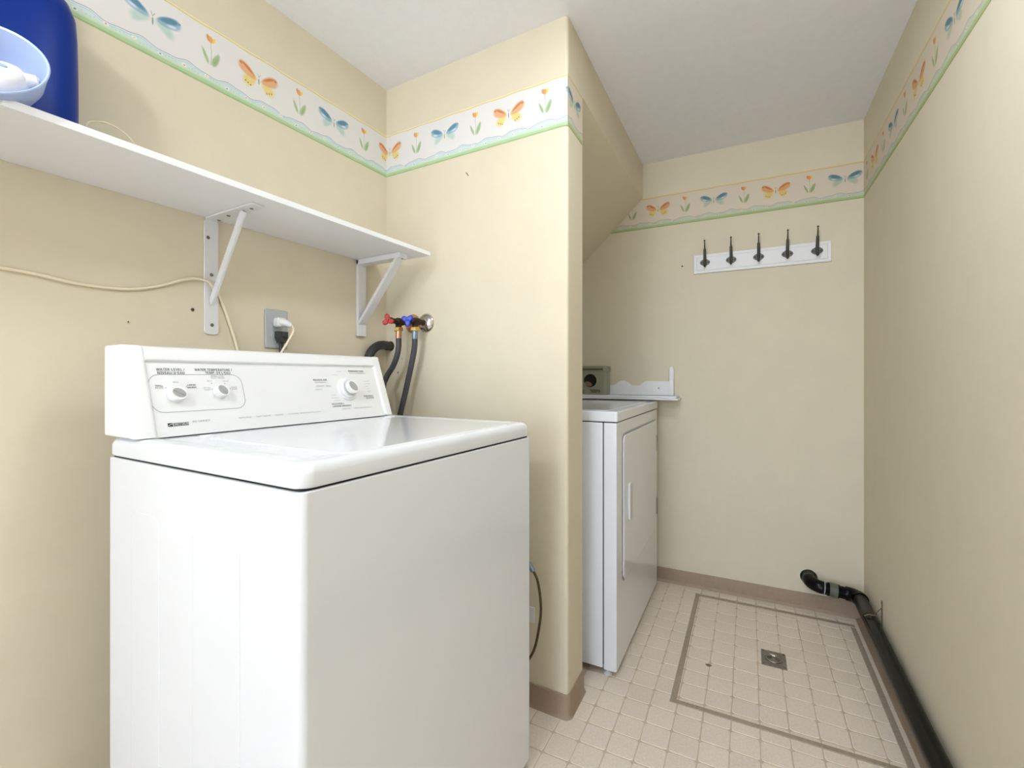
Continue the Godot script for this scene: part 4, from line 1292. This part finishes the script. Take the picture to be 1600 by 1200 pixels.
func coat_rack() -> void:
	var t := thing("coat_rack", "long white wooden rail with five dark iron coat hooks", "coat rack", Vector3(0.041, 1.534, BZ), RF)
	var b := MB.new()
	b.prism(MB.rrect(-0.238, 1.5345, 0.320, 1.6245, 0.0), BZ + 0.0006, BZ + 0.010, 0.0, 1)
	b.prism(MB.rrect(-0.238, 1.5345, 0.320, 1.6245, 0.0), BZ + 0.010, BZ + 0.012, 0.002, 2, ID, false)
	b.prism(MB.rrect(-0.226, 1.5465, 0.308, 1.6125, 0.0), BZ + 0.011, BZ + 0.017, 0.005, 3, ID, false)
	part(t, "board", b, M.shelf, 30.0)
	var zb := BZ + 0.017
	var first := true
	for x in [-0.187, -0.073, 0.041, 0.155, 0.267]:
		var y := 1.5835
		b = MB.new()
		# tall slim prong with a ball tip, and the short lower hook
		b.tube(curve([Vector3(x, y - 0.010, zb + 0.003), Vector3(x, y + 0.010, zb + 0.010), Vector3(x, y + 0.035, zb + 0.018), Vector3(x, y + 0.058, zb + 0.024), Vector3(x, y + 0.062, zb + 0.025), Vector3(x, y + 0.093, zb + 0.033)], 3), [0.0065, 0.0066, 0.0066, 0.0066, 0.0065, 0.0064, 0.0062, 0.0060, 0.0058, 0.0056, 0.0050, 0.0040, 0.0034, 0.0030, 0.0026, 0.0022], 12)
		b.lathe([Vector2(0, -0.0042), Vector2(0.003, -0.003), Vector2(0.0044, 0.0), Vector2(0.003, 0.0034), Vector2(0, 0.0046)], 14, PLAN.translated(Vector3(x, y + 0.097, zb + 0.034)))
		b.tube(curve([Vector3(x, y - 0.004, zb + 0.003), Vector3(x, y - 0.016, zb + 0.012), Vector3(x, y - 0.021, zb + 0.024), Vector3(x, y - 0.013, zb + 0.034), Vector3(x, y - 0.006, zb + 0.036)], 4), 0.0056, 12)
		var h := part(t, "hook", b, M.iron)
		b = MB.new()
		var ov := PackedVector2Array()
		for k in 28:
			var a := TAU * k / 28
			ov.append(Vector2(x + 0.0225 * cos(a), y + 0.0165 * sin(a) * (1.0 - 0.15 * absf(cos(a)))))
		b.prism(ov, zb, zb + 0.0035, 0.0012, 2)
		part(h, "back_plate", b, M.iron_worn)
		for s in [-1, 1]:
			b = MB.new()
			b.lathe([Vector2(0.0036, 0), Vector2(0.003, 0.0014), Vector2(0, 0.0016)], 10, axis(Vector3(x + s * 0.0145, y, zb + 0.0034), Vector3(0, 0, 1)))
			part(h, "screw", b, M.ink_black)
		first = false


func floor_pipe() -> void:
	var t := thing("drain_pipe", "black plastic drain pipe from a hole in the back wall along the right wall", "pipe", Vector3(0.40, 0.0, -2.3), RF)
	var b := MB.new()
	var r := 0.0255
	# long run along the right wall
	b.tube([Vector3(0.4060, 0.118, -2.16), Vector3(0.4060, 0.096, -1.2), Vector3(0.4060, 0.075, 0.6)], r, 22)
	part(t, "long_pipe", b, M.abs)
	b = MB.new()
	b.tube([Vector3(0.4060, 0.1215, -2.318), Vector3(0.4060, 0.118, -2.16)], r * 0.985, 22)
	part(t, "short_pipe", b, M.abs_worn)
	# elbow into the corner
	b = MB.new()
	var arc := []
	for k in 9:
		var a := PI / 2 * k / 8.0
		arc.append(Vector3(0.3620 + 0.044 * sin(a), 0.123, -2.362 + 0.044 * (1.0 - cos(a))))
	b.tube(arc, r * 1.12, 22)
	part(t, "elbow", b, M.abs)
	b = MB.new()
	b.tube([Vector3(0.268, 0.131, -2.362), Vector3(0.362, 0.123, -2.362)], r, 22)
	var run := part(t, "cross_pipe", b, M.abs)
	b = MB.new()
	b.tube([Vector3(0.305, 0.128, -2.362), Vector3(0.334, 0.1255, -2.362)], r * 1.15, 22)
	part(run, "coupling_band", b, M.band, 38.0, "grey-green stained band")
	b = MB.new()
	b.tube([Vector3(0.2985, 0.1285, -2.362), Vector3(0.3050, 0.128, -2.362)], r * 1.10, 22)
	b.tube([Vector3(0.334, 0.1255, -2.362), Vector3(0.3405, 0.125, -2.362)], r * 1.10, 22)
	part(run, "coupling_lip", b, M.abs)
	# elbow out of the wall
	b = MB.new()
	var arc2 := []
	for k in 10:
		var a := PI / 2 * k / 9.0
		arc2.append(Vector3(0.238 + 0.042 * (1.0 - cos(a)), 0.140 - 0.010 * k / 9.0, -2.404 + 0.042 * sin(a)))
	b.tube(arc2, r * 1.06, 22)
	part(t, "elbow", b, M.abs)
	b = MB.new()
	b.tube([Vector3(0.238, 0.142, BZ - 0.05), Vector3(0.238, 0.141, BZ + 0.026)], r * 0.98, 22)
	part(t, "wall_stub", b, M.band, 38.0, "dusty grey-green pipe end in the wall hole")
	b = MB.new()
	b.tube([Vector3(0.2855, 0.1295, -2.362), Vector3(0.2885, 0.1292, -2.362)], r * 1.09, 22)
	part(run, "glue_line", b, M.plate_grey)
	# perforated hanger strap nailed to the wall
	var s := thing("hanger_strap", "rusty perforated metal strap holding the black pipe to the right wall", "strap", Vector3(RX, 0.15, -2.12), RF)
	b = MB.new()
	b.box(Vector3(RX - 0.0022, 0.118, -2.127), Vector3(RX - 0.0004, 0.212, -2.115), 0.0004, 1)
	for k in 4:
		b.lathe([Vector2(0.0042, 0), Vector2(0.003, 0.0016), Vector2(0, 0.0018)], 8, axis(Vector3(RX - 0.002, 0.128 + 0.025 * k, -2.121), Vector3(-1, 0, 0)))
	part(s, "wall_strip", b, M.strap)
	b = MB.new()
	b.tube(curve([Vector3(RX - 0.002, 0.185, -2.121), Vector3(RX - 0.012, 0.170, -2.123), Vector3(0.4145, 0.152, -2.126), Vector3(0.398, 0.150, -2.128), Vector3(0.384, 0.141, -2.13)]), 0.005, 6, true, 0.25)
	part(s, "loop", b, M.strap)
